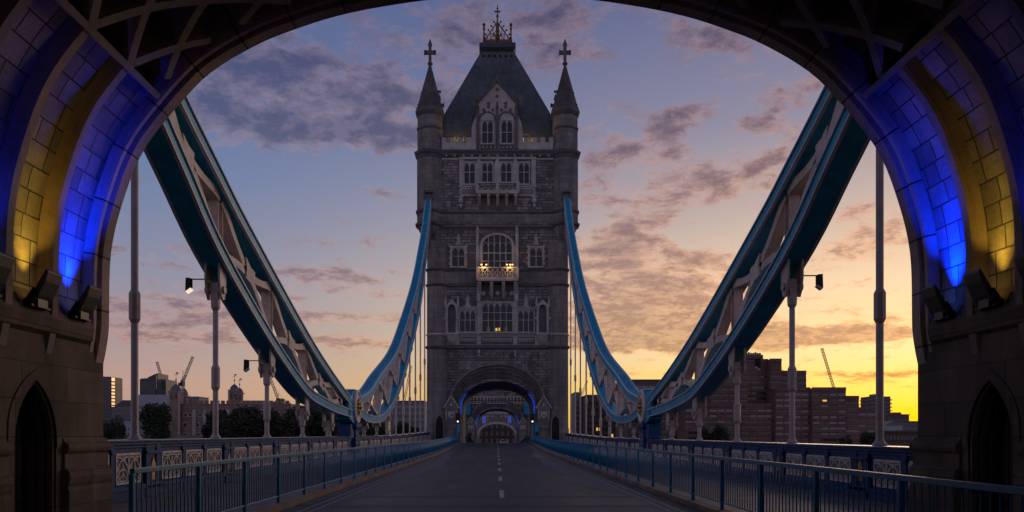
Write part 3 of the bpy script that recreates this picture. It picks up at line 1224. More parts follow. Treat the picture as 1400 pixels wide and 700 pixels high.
    m.build('rosette', GOLD, rd)
    pd = thing('pedestal', (X, yl, .13), f'navy pedestal with carved cream panel under the gilded link, {side} side', 'pedestal', 'pedestals under the chain links')
    xi = inn - sx * .12
    m = MB()
    m.box(min(xi, X + sx * .5), max(xi, X + sx * .5), yl - .55, yl + .55, .13, 1.95)
    m.frustum((min(xi, X + sx * .5), max(xi, X + sx * .5), yl - .62, yl + .62), (min(xi, X + sx * .5) - .1, max(xi, X + sx * .5) + .1, yl - .8, yl + .8), 1.951, 2.15)
    m.box(min(xi, X + sx * .5) - .1, max(xi, X + sx * .5) + .1, yl - .8, yl + .8, 2.151, 2.37)
    m.box(x0, x1, yl - 1.6, yl - .56, 1.6, 2.3)
    m.build('shaft', NAVY, pd, bevel=.015)
    m = MB()
    # swept apron rising from the parapet to the pedestal
    ap = [(yl - 2.15, 1.56), (yl - 1.7, 1.60), (yl - 1.35, 1.75), (yl - 1.15, 2.0), (yl - 1.1, 2.05), (yl - 1.0, 2.05), (yl - .56, 2.05), (yl - .56, 1.5), (yl - 2.15, 1.5)]
    m.prism(ap, inn - sx * .02, inn + sx * .8, 'x')
    m.build('apron', NAVY, pd)
    m = MB()
    zc_, w_ = 1.05, .22
    yf = yl - .55
    m.box(X - .30, X + .22, yf - .05, yf - .001, .45, 1.80)
    m.build('panel', PANELW, pd)
    m = MB()
    for k in range(5):
        z = .62 + k * .25
        m.lathe([(.10, 0), (.10, .03), (.05, .05)], (X - .04, yf - .05, z), 10, True, 'y')
        m.lathe([(.05, 0), (.05, .04)], (X - .18, yf - .05, z + .11), 8, True, 'y')
        m.lathe([(.05, 0), (.05, .04)], (X + .10, yf - .05, z + .11), 8, True, 'y')
    for k in range(5):
        z = .62 + k * .25
        for yy in (-.28, .28):
            m.lathe([(.12, 0), (.12, .03), (.05, .05)], (xi, yl + yy, z), 10, True, 'x') if sx > 0 and False else m.sphere((xi, yl + yy, z), .09, 8, 4)
    m.build('carving', PANELSH, pd)

    # ---- hanger rods
    for k in range(15):
        y = ROD0 + ROD_S * k
        if 44.5 < y < 48:
            continue
        near = y < 46
        d_ = dy if near else dy2
        zb = interp(lowN if near else lowF, y) - (.0 if near else .02)
        ztop = zb - 1.05 if zb > 2.9 else zb - .5
        zfoot = (1.58 if sx < 0 else 1.43) + zr(y)
        nth = k if near else k - 6
        seq = f'{ORD[nth]} from the archway' if near else f'{ORD[nth]} past the gilded link'
        tall = 'tall' if zb > 7 else ('mid-height' if zb > 3.6 else 'short')
        rod = thing('hanger_rod', (X, y + d_, zfoot), f'{tall} pale hanger rod, {seq} on the {side} side', 'hanger rod', 'hanger rods between chain and parapet')
        r = .088 if near else .08
        m = MB()
        m.lathe([(.17, -.02), (.17, .04), (.12, .09), (r * 1.05, .16), (r, .2), (r, ztop - zfoot)], (X, y + d_, zfoot), 12)
        m.build('shaft', ROD, rod)
        if ztop - zfoot > 1.0:
            zs = zfoot + (ztop - zfoot) * (.44 if near else .40)
            hs = .32 if zb > 4.5 else .24
            m = MB()
            m.lathe([(r + .005, -hs - .1), (r + .055, -hs), (r + .055, hs), (r + .005, hs + .1)], (X, y + d_, zs), 8, False)
            m.build('turnbuckle', ROD, rod)
        m = MB()
        # twin cheek plates bolted to the chord with the rod's eye between them
        sl_ = (interp(lowN if near else lowF, y + .4) - interp(lowN if near else lowF, y - .4)) / .8
        bh = zb - ztop
        ck = [(-.30, .12 - sl_ * .30 if near else .1), (.30, .12 + sl_ * .30 if near else .1), (.26, -bh * .45), (.15, -bh * .95), (-.05, -bh), (-.20, -bh * .8), (-.30, -bh * .4)]
        for xo in (-.22, .22):
            m.prism([(y + d_ + a, zb + b) for a, b in ck], X + xo - .035, X + xo + .035, 'x')
        m.lathe([(.13, -.32), (.13, .32)], (X, y + d_, ztop + bh * .32), 10, False, 'x')
        m.box(X - .12, X + .12, y + d_ - .11, y + d_ + .11, ztop - .12, ztop + bh * .55)
        m.lathe([(r + .03, -.28), (r + .06, -.2), (r + .06, 0)], (X, y + d_, ztop - .02), 10, False)
        m.build('hanger_bracket', ROD, rod, bevel=.01)
        if near and k in (1, 2):
            fl = thing('chain_floodlight', (X + sx * .5, y + d_, zb - .25), f'small grey floodlight beside the {ORD[k]} hanger rod from the archway, {side} side', 'floodlight', 'floodlights clamped under the chains')
            m = MB()
            xa = X + sx * (.85 if k == 1 else .80)
            m.bar((X + sx * .26, y + d_ - .02, zb - .36), (xa, y + d_ - .02, zb - .36), .035, .035)
            m.build('arm', IRON, fl)
            m = MB()
            zt = zb - .33
            m.prism([(xa - sx * .07, zt), (xa + sx * .09, zt + .015), (xa + sx * .105, zt - .43), (xa - sx * .07, zt - .30)], y + d_ - .10, y + d_ + .09, 'y')
            hs_ = m.build('housing', IRON, fl, bevel=.01)
            m = MB()
            a_, b_ = Vector((xa - sx * .06, 0, zt - .318)), Vector((xa + sx * .095, 0, zt - .434))
            nn = Vector((-(b_ - a_).z, 0, (b_ - a_).x)).normalized()
            if nn.z > 0:
                nn = -nn
            m.prism([(a_.x, a_.z), (b_.x, b_.z), (b_.x + nn.x * .07, b_.z + nn.z * .07), (a_.x + nn.x * .07, a_.z + nn.z * .07)], y + d_ - .09, y + d_ + .08, 'y')
            m.build('lens', LENS_W if (k == 1 and sx < 0) else LENS_OFF, hs_)

# ---------------------------------------------------------------- parapets with cream tracery panels
def tracery(m, xf, sx, y0, y1, z0, z1):
    """interlaced arches in relief on the road face at xf (sx: outward direction)"""
    w, h = y1 - y0, z1 - z0
    xa, xb = xf - sx * .034, xf + sx * .002

    def seg(p, q, t=.035):
        a, b = Vector((0, p[0], p[1])), Vector((0, q[0], q[1]))
        d = (b - a).normalized()
        n = Vector((0, -d.z, d.y)) * t / 2
        m.prism([((a + n).y, (a + n).z), ((b + n).y, (b + n).z), ((b - n).y, (b - n).z), ((a - n).y, (a - n).z)], xa, xb, 'x')
    for c, r in ((.0, .5), (.5, .5), (1.0, .5)):
        pts = []
        for k in range(9):
            a = math.pi * k / 8
            yy = c + r * math.cos(a)
            if -.001 <= yy <= 1.001:
                pts.append((y0 + w * yy, z0 + h * (.28 + .64 * math.sin(a))))
        for p, q in zip(pts, pts[1:]):
            seg(p, q)
    for c in (.25, .75):
        seg((y0 + w * c, z0), (y0 + w * c, z0 + h * .92), .025)
        pts = [(y0 + w * (c + .2 * math.cos(a)), z0 + h * (.26 + .22 * math.sin(a))) for a in [math.pi * k / 4 for k in range(9)]]
        for p, q in zip(pts, pts[1:]):
            seg(p, q, .028)
        for s in (-1, 1):
            seg((y0 + w * (c + s * .25), z0 + .01), (y0 + w * c, z0 + h * .30), .022)
    for p, q in (((y0, z0), (y1, z0)), ((y0, z1), (y1, z1)), ((y0, z0), (y0, z1)), ((y1, z0), (y1, z1)), ((y0 + w / 2, z0), (y0 + w / 2, z1))):
        seg(p, q, .055)


for sx, D, dy, side in SIDES:
    zt = 1.58 if sx < 0 else 1.43
    zo = zt - 1.58
    xf = sx * (D - .27)            # road face of the panels
    Y0, Y1 = 13.3, 99.2
    pr = thing('parapet', (sx * D, Y0, .13), f'long navy cast iron parapet with cream tracery panels along the {side} side footway', 'parapet', 'bridge parapets')
    segs = 18

    def run(name, xa, xb, z0, z1, mat, y0=Y0, y1=Y1):
        m = MB()
        n = 30
        prev = None
        for k in range(n + 1):
            y = y0 + (y1 - y0) * k / n
            i = m.add([(xa, y, z0), (xb, y, z0), (xb, y, z1), (xa, y, z1)])
            if prev is not None:
                for j in range(4):
                    m.face([prev + j, i + j, i + (j + 1) % 4, prev + (j + 1) % 4])
            else:
                m.face([i, i + 1, i + 2, i + 3])
            prev = i
        m.face([prev + 3, prev + 2, prev + 1, prev])
        return m.build(name, mat, pr, drape=True, bevel=.008)
    run('coping', xf - sx * .10, xf + sx * .62, zt - .05, zt, COPING)
    run('coping_mould', xf - sx * .06, xf + sx * .55, zt - .125, zt - .052, NAVY)
    run('frieze_rail', xf - sx * .035, xf + sx * .5, zt - .20, zt - .15, NAVY)
    run('frieze', xf + sx * .01, xf + sx * .45, zt - .30, zt - .126, NAVY)
    run('backing', xf + sx * .03, xf + sx * .42, .2, zt - .25, NAVY)
    run('plinth', xf - sx * .06, xf + sx * .5, .12, .47 + zo * .3, NAVY)
    run('plinth_rail', xf - sx * .10, xf + sx * .1, .36 + zo * .3, .44 + zo * .3, NAVY)
    zp0, zp1 = .52 + zo * .4, zt - .31
    first = {}

    def dup(key, y, make):
        """one mesh per kind, copied along the parapet"""
        if key not in first:
            o = make()
            first[key] = (o, y)
            return o
        o, yb = first[key]
        c = o.copy()
        COL.objects.link(c)
        c.parent = pr
        c.location = (o.location.x, o.location.y + y - yb, o.location.z + zr(y) - zr(yb))
        for ch in kids(o):
            g = ch.copy()
            COL.objects.link(g)
            g.parent = c
        return c
    k = -1
    y = ROD0 + dy - ROD_S
    while y < Y1 - 1:
        # pier at the rod, then three panels parted by posts
        if y > Y0:
            def mk(y=y):
                m = MB()
                m.box(xf - sx * .05, xf + sx * .05, y - .06, y + .20, .13, zt - .06)
                m.box(xf - sx * .05, xf + sx * .05, y + .52, y + .78, .13, zt - .06)
                m.box(xf - sx * .02, xf + sx * .05, y + .19, y + .53, .13, zt - .06)
                m.box(xf - sx * .09, xf + sx * .02, y - .08, y + .80, zt - .36, zt - .28)
                m.box(xf - sx * .10, xf + sx * .02, y - .08, y + .80, .13, .42)
                o = m.build('pier', NAVY, pr, bevel=.01)
                m = MB()
                m.prism([(y + .24, .55), (y + .48, .55), (y + .48, .95), (y + .36, 1.12), (y + .24, .95)], xf - sx * .045, xf - sx * .02, 'x')
                m.build('pier_shield', GOLD, o)
                return o
            dup('pier', y, mk)
        for j in range(3):
            ya = y + .86 + j * 1.52
            yb = ya + 1.22
            if ya < Y0 + .1 or yb > Y1:
                continue
            if 45.0 + dy < (ya + yb) / 2 < 47.6 + dy:
                continue

            def mk(ya=ya, yb=yb):
                m = MB()
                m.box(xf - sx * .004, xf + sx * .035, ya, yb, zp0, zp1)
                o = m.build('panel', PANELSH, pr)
                m = MB()
                tracery(m, xf - sx * .004, sx, ya + .03, yb - .03, zp0 + .03, zp1 - .03)
                m.build('tracery', PANELW, o)
                return o
            dup('panel', ya, mk)
            if j < 2:
                yp = yb + .15

                def mk(yp=yp):
                    m = MB()
                    m.box(xf - sx * .045, xf + sx * .05, yp - .085, yp + .085, .13, zt - .06)
                    m.box(xf - sx * .075, xf + sx * .02, yp - .10, yp + .10, zt - .36, zt - .29)
                    m.box(xf - sx * .07, xf + sx * .02, yp - .10, yp + .10, .13, .40)
                    return m.build('post', NAVY, pr, bevel=.008)
                dup('post', yp, mk)
        y += ROD_S

# ---------------------------------------------------------------- guard railings at the kerbs
def railing(x, y0, y1, step, label, sx):
    t = thing('guard_railing', (x, y0, .13), label, 'railing', 'guard railings along the kerbs')
    n = int((y1 - y0) / step)

    def rail(name, z0, z1, hw):
        m = MB()
        prev = None
        for k in range(n + 1):
            y = y0 + k * step
            i = m.add([(x - hw, y, z0), (x + hw, y, z0), (x + hw, y, z1), (x - hw, y, z1)])
            if prev is not None:
                for j in range(4):
                    m.face([prev + j, i + j, i + (j + 1) % 4, prev + (j + 1) % 4])
            else:
                m.face([i, i + 1, i + 2, i + 3])
            prev = i
        m.face([prev + 3, prev + 2, prev + 1, prev])
        return m.build(name, RAILBLUE, t, drape=True, bevel=.008)
    rail('top_rail', 1.172, 1.245, .034)
    rail('bottom_rail', .27, .305, .016)
    p0 = b0 = None
    for k in range(n + 1):
        y = y0 + k * step
        if p0 is None:
            m = MB()
            m.box(x - .033, x + .033, y - .033, y + .033, .13, 1.17)
            m.box(x - .07, x + .07, y - .07, y + .07, .13, .15)
            p0 = m.build('post', RAILBLUE, t, bevel=.006)
            m = MB()
            c = int(round(step / .145))
            for q in range(1, c):
                yy = y + step * q / c
                m.lathe([(.0098, 0), (.0098, .87)], (x, yy, .303), 6, True)
            b0 = m.build('bar_panel', RAILBLUE, t)
            ybase = y
        else:
            c = p0.copy()
            COL.objects.link(c)
            c.parent = t
            c.location = (0, y - ybase, zr(y))
            if k < n:
                c = b0.copy()
                COL.objects.link(c)
                c.parent = t
                c.location = (0, y - ybase, zr(y + step / 2))


railing(-5.03, 10.27, 98.0, 2.3, 'teal blue steel guard railing with thin bars along the castle side kerb', -1)
railing(4.72, 4.1, 98.0, 2.3, 'teal blue steel guard railing with thin bars along the hotel side kerb', 1)

# ---------------------------------------------------------------- the gothic tower
TX, TY = .12, 100.5
tower = thing('bridge_tower', (TX, TY, 0), 'tall granite gothic bridge tower with steep slate roof, corner turrets and lit balcony', 'bridge tower', 'towers of the bridge')
S_ = .0985


def tx(px):
    return TX + (px - 680) * S_


def tz(py):
    return 1.72 + (593.5 - py) * S_


def tb(name, boxes, mat, par=None, bevel=0.0):
    """part made of boxes given as (x0, x1, y0, y1, z0, z1) with x from the axis and y from the face"""
    m = MB()
    for b in boxes:
        m.box(TX + b[0], TX + b[1], TY + b[2], TY + b[3], b[4], b[5])
    return m.build(name, mat, par or tower, bevel=bevel)


def arch_pts(a, spring, crown, n=28):
    return [(a * math.cos(math.pi * k / n), spring + (crown - spring) * math.sin(math.pi * k / n) ** .92) for k in range(n + 1)]


DEP = 18.0
m = MB()
inner = arch_pts(5.1, 5.4, 8.84)
poly = [(-9.2, -12), (-9.2, 39.6), (9.2, 39.6), (9.2, -12), (5.1, -12)] + inner + [(-5.1, -12)]
m.prism([(TX + p[0], p[1]) for p in poly], TY, TY + DEP, 'y')
m.build('wall', GRANITE, tower)
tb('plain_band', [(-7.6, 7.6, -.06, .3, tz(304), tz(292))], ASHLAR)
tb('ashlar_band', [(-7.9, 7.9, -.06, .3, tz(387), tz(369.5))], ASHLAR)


# corner turrets
def oct(m, prof, cx, cy, n=8):
    m.lathe([(r / math.cos(math.pi / 8), z) for r, z in prof], (cx, cy, 0), n, False, rot=math.pi / 8)


for sx in (-1, 1):
    for yb in (0.55, DEP - .55):
        cx, cy = TX + sx * 8.15, TY + yb
        m = MB()
        oct(m, [(1.55, -12), (1.55, .6), (1.48, .9), (1.48, 2.4), (1.40, 2.6), (1.36, 27.5)], cx, cy)
        m.build('buttress', ASHLAR, tower)
        cx, cy = TX + sx * 9.18, TY + (yb + .30 if yb < 5 else yb - .30)
        m = MB()
        oct(m, [(.05, 26.2), (.9, 28.2), (1.66, 29.7), (1.70, 30.0), (1.70, 38.9)], cx, cy)
        oct(m, [(1.66, 39.9), (1.64, 44.7), (1.5, 44.8)], cx, cy)
        m.build('turret', ASHLAR, tower)
        m = MB()
        oct(m, [(1.70, 38.9), (1.80, 39.0), (1.80, 39.2), (2.02, 39.5), (2.06, 39.8), (1.70, 40.05)], cx, cy)
        m.build('turret_cornice', TRIM_DARK, tower)
        m = MB()
        oct(m, [(1.66, 42.8), (1.76, 42.9), (1.76, 43.05), (1.66, 43.2)], cx, cy)
        m.build('turret_cornice', TRIM_DARK, tower)
        m = MB()
        oct(m, [(1.62, 44.6), (1.72, 44.75), (1.92, 45.1), (1.92, 45.35), (1.8, 45.5), (1.8, 45.8), (1.5, 45.9)], cx, cy)
        m.build('turret_cornice', TRIM_DARK, tower)
        m = MB()
        oct(m, [(1.70, 29.75), (1.92, 29.9), (1.92, 30.15), (1.70, 30.3)], cx, cy)
        m.build('turret_cornice', TRIM_DARK, tower)
        m = MB()
        oct(m, [(1.70, 31.5), (1.86, 31.6), (1.86, 31.85), (1.70, 32.0)], cx, cy)
        m.build('turret_cornice', TRIM_DARK, tower)
        m = MB()
        oct(m, [(1.72, 45.85), (1.60, 46.2), (.30, 51.3), (.16, 51.9)], cx, cy)
        sp = m.build('spire', SPIRE, tower)
        m = MB()
        for q in range(8):
            a = math.pi / 8 + q * math.pi / 4
            for tq in range(9):
                f = tq / 9
                r = 1.68 + (.30 - 1.68) * f
                z = 46.2 + 5.1 * f
                if tq in (0, 3) and yb < 5:
                    m = MB()
                    m.box(cx + r * math.cos(a) - .08, cx + r * math.cos(a) + .08, cy + r * math.sin(a) - .08, cy + r * math.sin(a) + .08, z - .1, z + .14)
                    m.build('crocket', SPIRE, sp)
        m = MB()
        if sx < 0:
            m.box(cx + 1.0, cx + 1.5, cy - .12, cy + .12, 48.2, 48.45)
        else:
            m.box(cx - 1.5, cx - 1.0, cy - .12, cy + .12, 48.2, 48.45)
        m.build('lightning_bracket', TRIM_DARK, sp)
        m = MB()
        m.lathe([(.14, 51.8), (.36, 52.05), (.36, 52.2), (.16, 52.4)], (cx, cy, 0), 8, False)
        m.box(cx - .19, cx + .19, cy - .19, cy + .19, 52.3, 54.95)
        m.box(cx - .72, cx + .72, cy - .17, cy + .17, 53.42, 53.88)
        m.box(cx - .27, cx + .27, cy - .18, cy + .18, 54.55, 54.8)
        m.box(cx - .80, cx - .62, cy - .17, cy + .17, 53.38, 53.92)
        m.box(cx + .62, cx + .80, cy - .17, cy + .17, 53.38, 53.92)
        m.lathe([(.2, 55.0), (.03, 55.5)], (cx, cy, 0), 6, False)
        m.build('cross', TRIM_DARK, sp)
        # pointed pendants under the corbelled drum
        m = MB()
        for dx in (-.95, 0, .95):
            if yb < 5:
                m.lathe([(.06, 26.6), (.30, 28.2), (.34, 29.6)], (cx + dx, cy - 1.25 + abs(dx) * .45, 0), 5, False)
        if yb < 5:
            m.build('pendant', ASHLAR, tower)
        if yb < 5:
            m = MB()
            m.box(cx - .62, cx + .62, cy - 2.1, cy - 1.4, 33.95, 34.25)
            m.box(cx - .62, cx - .48, cy - 2.0, cy - 1.4, 33.1, 33.95)
            m.box(cx + .48, cx + .62, cy - 2.0, cy - 1.4, 33.1, 33.95)
            m.build('chain_hood', TRIM_DARK, tower)

# string courses across the face and round the lower buttresses
for z, h, p, mt in ((tz(474), .40, .26, TRIM_DARK), (tz(457.5), .22, .16, TRIM), (tz(389), .32, .20, TRIM_DARK), (tz(368), .32, .20, TRIM_DARK), (tz(309), .40, .26, TRIM_DARK), (tz(289), .34, .24, TRIM_DARK)):
    m = MB()
    hw = 7.5 if z > 29 else 7.0
    m.prism([(TY - p, z), (TY - p, z - h * .4), (TY - p * .5, z - h * .7), (TY - .02, z - h), (TY + .2, z - h), (TY + .2, z + .15), (TY - p * .6, z + .1)], TX - hw, TX + hw, 'x')
    if z < 27:
        for sx in (-1, 1):
            oct(m, [(1.36, z - h), (1.36 + p * .6, z - h * .5), (1.36 + p, z - h * .3), (1.36 + p, z), (1.36, z + .16)], TX + sx * 8.15, TY + .55)
    m.build('string_course', mt, tower)
# main cornice under the battlements, with bosses
m = MB()
m.prism([(TY - .42, 40.0), (TY - .42, 39.72), (TY - .3, 39.6), (TY - .26, 39.3), (TY - .08, 39.1), (TY + .2, 39.1), (TY + .2, 40.05)], TX - 7.6, TX + 7.6, 'x')
m.build('cornice', TRIM_DARK, tower)
m = MB()
for k in range(13):
    x = TX - 6.9 + k * 1.15
    m = MB()
    m.sphere((x, TY - .2, 39.2), .17, 8, 5)
    m.build('boss', TRIM, tower)
m = MB()
m.box(TX - 7.5, TX + 7.5, TY - .12, TY + .1, 38.72, 38.92)
m.build('string_course', TRIM, tower)
for sx in (-1, 1):
    bx = [(sx * 3.3, sx * 7.5, -.20, .3, 40.05, 41.05)]
    for k in range(4):
        a = 3.5 + k * 1.13
        bx.append((sx * a, sx * (a + .66), -.20, .3, 41.05, 41.75))
    tb('battlement', bx, TRIM)
    for k in range(4):
        tb('battlement_coping', [(sx * (3.45 + k * 1.13), sx * (4.21 + k * 1.13), -.27, .36, 41.751, 41.87)], TRIM_DARK)
    for k in range(3):
        tb('crenel_sill', [(sx * (4.17 + k * 1.13), sx * (4.62 + k * 1.13), -.25, .34, 41.051, 41.12)], TRIM_DARK)

# roof
m = MB()
m.frustum((TX - 10.0, TX + 10.0, TY + .9, TY + DEP - .9), (TX - 2.35, TX + 2.35, TY + 7, TY + 11), 40.6, 57)
roof = m.build('roof', SLATE, tower)
m = MB()
m.frustum((TX - 2.4, TX + 2.4, TY + 6.9, TY + 11.1), (TX - 2.5, TX + 2.5, TY + 6.7, TY + 11.3), 57.0, 57.35)
m.box(TX - 2.62, TX + 2.62, TY + 6.6, TY + 11.4, 57.351, 58.05)
m.frustum((TX - 2.62, TX + 2.62, TY + 6.6, TY + 11.4), (TX - 2.2, TX + 2.2, TY + 7, TY + 11), 58.051, 58.3)
m.build('platform', LEAD, roof)
m = MB()
for k in range(6):
    m.lathe([(.17, 0), (.17, .35)], (TX - 2.0 + k * .8, TY + 6.85, 56.1), 10, False, 'y')
m.build('vent', IRON, roof)
# gilt crest
cr = []
m = MB()
yk = TY + 7.3
for yk in (TY + 7.15, TY + 10.85):
    m.box(TX - 2.1, TX + 2.1, yk - .08, yk + .08, 58.3, 58.75)
    for sx in (-1, 1):
        m.lathe([(.12, 58.3), (.11, 60.2), (.2, 60.4), (.12, 60.6)], (TX + sx * 1.95, yk, 0), 8)
        m.sphere((TX + sx * 1.95, yk, 60.9), .24, 8, 6)
        m.sphere((TX + sx * 1.95, yk, 60.2), .18, 8, 6)
        m.bar((TX + sx * 1.75, yk, 58.75), (TX + sx * .12, yk, 61.15), .15)
        m.bar((TX + sx * 1.0, yk, 58.75), (TX + sx * .12, yk, 60.2), .09)
        for f in (.2, .45, .7, .95):
            p = Vector((TX + sx * (1.75 - 1.63 * f), yk, 58.75 + 2.4 * f))
            m.bar(p, p + Vector((sx * .26, 0, .26)), .10)
            m.sphere(p + Vector((sx * .30, 0, .30)), .14, 6, 5)
            m.bar(p, (p.x, yk, 58.75), .08)
        for q in range(5):
            a = math.pi * (q / 4)
        m.tube([(TX + sx * (.62 + .36 * math.cos(a)), yk, 59.2 + .45 * math.sin(a)) for a in [math.pi * q / 6 for q in range(7)]], .05, 5)
for sx in (-1, 1):
    m.box(TX + sx * 2.02, TX + sx * 2.1, TY + 7.2, TY + 10.8, 58.3, 58.75)
    m.bar((TX + sx * 1.95, TY + 7.2, 60.1), (TX + sx * 1.95, TY + 10.8, 60.1), .1)
m.lathe([(.2, 58.3), (.16, 60.9), (.10, 61.9), (.2, 62.05), (.2, 62.25), (.09, 62.4), (.09, 63.3), (.03, 63.9)], (TX, TY + 7.2, 0), 8)
m.box(TX - .36, TX + .36, TY + 7.12, TY + 7.28, 62.75, 62.92)
for q in (-.36, .36):
    m.sphere((TX + q, TY + 7.2, 62.83), .11, 6, 5)
m.sphere((TX, TY + 7.2, 63.3), .14, 6, 5)
m.build('crest', GOLD_DARK, roof)
# rear cross gable seen between roof and turrets
for sx in (-1, 1):
    tb('side_gable', [(sx * 6.2, sx * 8.4, 8.5, 13.5, 40.6, 46.6)], TRIM_DARK)
    tb('gable_coping', [(sx * 6.2, sx * 8.7, 8.3, 13.7, 46.601, 46.8)], LEAD)


# windows --------------------------------------------------------------------
def window(cx, w, z0, z1, cols, rows, heads=True, yf=0.0, proud=.22, par=None, lit=False, label=None, frame=.16):
    par = par or tower
    f = MB()
    X0, X1 = TX + cx - w / 2, TX + cx + w / 2
    ya, yb = TY + yf - proud, TY + yf + .05
    f.box(X0 - frame, X0, ya, yb, z0 - .1, z1 + frame)
    f.box(X1, X1 + frame, ya, yb, z0 - .1, z1 + frame)
    f.box(X0, X1, ya, yb, z1, z1 + frame)
    f.box(X0 - frame - .06, X1 + frame + .06, ya - .10, yb, z0 - .24, z0 - .1)
    f.box(X0, X1, ya, yb, z0 - .1, z0)
    cw = w / cols
    ym = TY + yf - proud + .07
    for k in range(1, cols):
        f.box(X0 + cw * k - .055, X0 + cw * k + .055, ym, yb, z0, z1)
    for r in rows:
        z = z0 + (z1 - z0) * r
        f.box(X0, X1, ym + .01, yb, z - .05, z + .05)
    if heads:
        hh = min(.55, cw * .85)
        for k in range(cols):
            a, b = X0 + cw * k + .05, X0 + cw * (k + 1) - .05
            c = (a + b) / 2
            zt_ = z1 + .01
            f.prism([(a, zt_), (a, zt_ - hh), (a + (c - a) * .35, zt_ - hh * .45), (c, zt_ - .02)], ym + .02, yb - .02, 'y')
            f.prism([(b, zt_), (b, zt_ - hh), (b - (b - c) * .35, zt_ - hh * .45), (c, zt_ - .02)], ym + .02, yb - .02, 'y')
    o = f.build('window', TRIM, par)
    g = MB()
    for k in range(cols):
        # every light leans a hair differently, so the sky breaks up in the glass
        a, b = X0 + cw * k + .02, X0 + cw * (k + 1) - .02
        t1, t2 = random.uniform(-.012, .012), random.uniform(-.012, .012)
        i = g.add([(a, TY + yf - .03 + t1, z0), (b, TY + yf - .03 - t1, z0), (b, TY + yf - .03 - t1 + t2, z1), (a, TY + yf - .03 + t1 + t2, z1)])
        g.face([i, i + 1, i + 2, i + 3])
    g.build('pane', GLASS_T, o, recalc=False)
    return o


def px_window(a, b, y1, y0, cols, rows, **kw):
    return window((((a + b) / 2) - 680) * S_, (b - a) * S_, tz(y0), tz(y1), cols, rows, **kw)


# top row of four windows with shafts between, and its balcony
tb('window_bay', [(-5.15, -4.55, -.20, .05, tz(254), tz(216)), (4.55, 5.15, -.20, .05, tz(254), tz(216)), (-5.2, 5.2, -.24, .05, tz(217.5), tz(214.5))], TRIM)
for a, b in ((634.8, 648.8), (659.3, 673), (685, 698.7), (709.2, 723)):
    px_window(a, b, 222.5, 251, 2, (.55,), yf=-.03, proud=.24)
for x in (654, 679.2, 704):
    m = MB()
    c = TX + (x - 679.6) * S_
    m.box(c - .42, c + .42, TY - .32, TY, tz(252), tz(226))
    m.prism([(c - .42, tz(226)), (c + .42, tz(226)), (c + .12, tz(216)), (c, tz(214)), (c - .12, tz(216))], TY - .31, TY, 'y')
    m.box(c - .3, c + .3, TY - .37, TY, tz(231.5), tz(230))
    m.build('shaft', TRIM, tower)
for sx in (-1, 1):
    o = tb('apron_panel', [(sx * 2.75, sx * 5.1, -.20, .02, tz(268), tz(256)), (sx * 2.72, sx * 5.3, -.30, .02, tz(256), tz(254))], TRIM)
    m = MB()
    for k in range(5):
        c = TX + sx * (3.1 + k * .40)
        z = tz(262)
        m.bar((c - .18, TY - .23, z - .35), (c + .18, TY - .23, z + .35), .07, .07)
        m.bar((c + .18, TY - .23, z - .35), (c - .18, TY - .23, z + .35), .07, .07)
    m.build('fretwork', TRIM_DARK, o)
    m = MB()
    m.sphere((TX + sx * 4.95, TY - .15, tz(274)), .36, 10, 7, 1.2)
    m.lathe([(.1, tz(284)), (.22, tz(279))], (TX + sx * 4.95, TY - .12, 0), 8)
    m.box(TX + sx * 4.95 - .4, TX + sx * 4.95 + .4, TY - .35, TY, tz(270), tz(268.3))
    m.build('corbel_head', TRIM, tower)


def balcony(zbot, ztop, hw, proj, nose, cells, mat, lab, open_=True):
    b = tb('balcony', [(-hw - .12, hw + .12, -proj - .12, .05, zbot - .28, zbot), (-hw, hw, -proj + .06, -proj + .20, zbot + .001, ztop - .2) if not open_ else (-hw, hw, -proj, -proj + .16, zbot + .001, zbot + .22)], mat)
    m = MB()
    m.box(TX - hw - .1, TX + hw + .1, TY - proj - .10, TY - proj + .24, ztop - .19, ztop)
    for c in (-hw, hw) if cells % 2 else (-hw, 0, hw):
        m.box(TX + c - .22, TX + c + .22, TY - proj - .07, TY - proj + .27, zbot, ztop + .04)
    for sx in (-1, 1):
        m.box(TX + sx * (hw - .08), TX + sx * (hw + .08), TY - proj + .24, TY, ztop - .19, ztop)
        m.box(TX + sx * (hw - .05), TX + sx * (hw + .05), TY - proj + .24, TY, zbot + .0, ztop - .19)
    m.build('balustrade', mat, b)
    m = MB()
    cw = 2 * (hw - .25) / cells
    for k in range(cells):
        c = TX - hw + .25 + cw * (k + .5)
        z0, z1 = zbot + .2, ztop - .18
        zm = (z0 + z1) / 2
        y = TY - proj + .08
        for s in (-1, 1):
            m.bar((c, y, z0), (c + s * cw / 2, y, zm), .10, .075)
            m.bar((c + s * cw / 2, y, zm), (c, y, z1), .10, .075)
            m.bar((c + s * cw * .5, y, z0), (c, y, zm), .10, .05)
        m.bar((c, y, z0), (c, y, z1), .09, .06)
    m.build('tracery', mat, b)
    return b


bal1 = balcony(tz(264.5), tz(251.5), 2.72, 1.0, 0, 6, TRIM, '')
m = MB()
for k in range(5):
    c = TX - 2.45 + k * 1.225
    m.prism([(TY - 1.0, tz(267.5)), (TY - 1.0, tz(270.5)), (TY - .7, tz(273)), (TY - .25, tz(278)), (TY, tz(281)), (TY, tz(267.5))], c - .20, c + .20, 'x')
    m.build('corbel', TRIM, bal1)
    m = MB()
tb('shade_panel', [(-2.6, 2.6, -.05, .02, tz(286), tz(268))], TRIM_DARK)  # dark sheet paints the shade behind the upper balcony's corbels

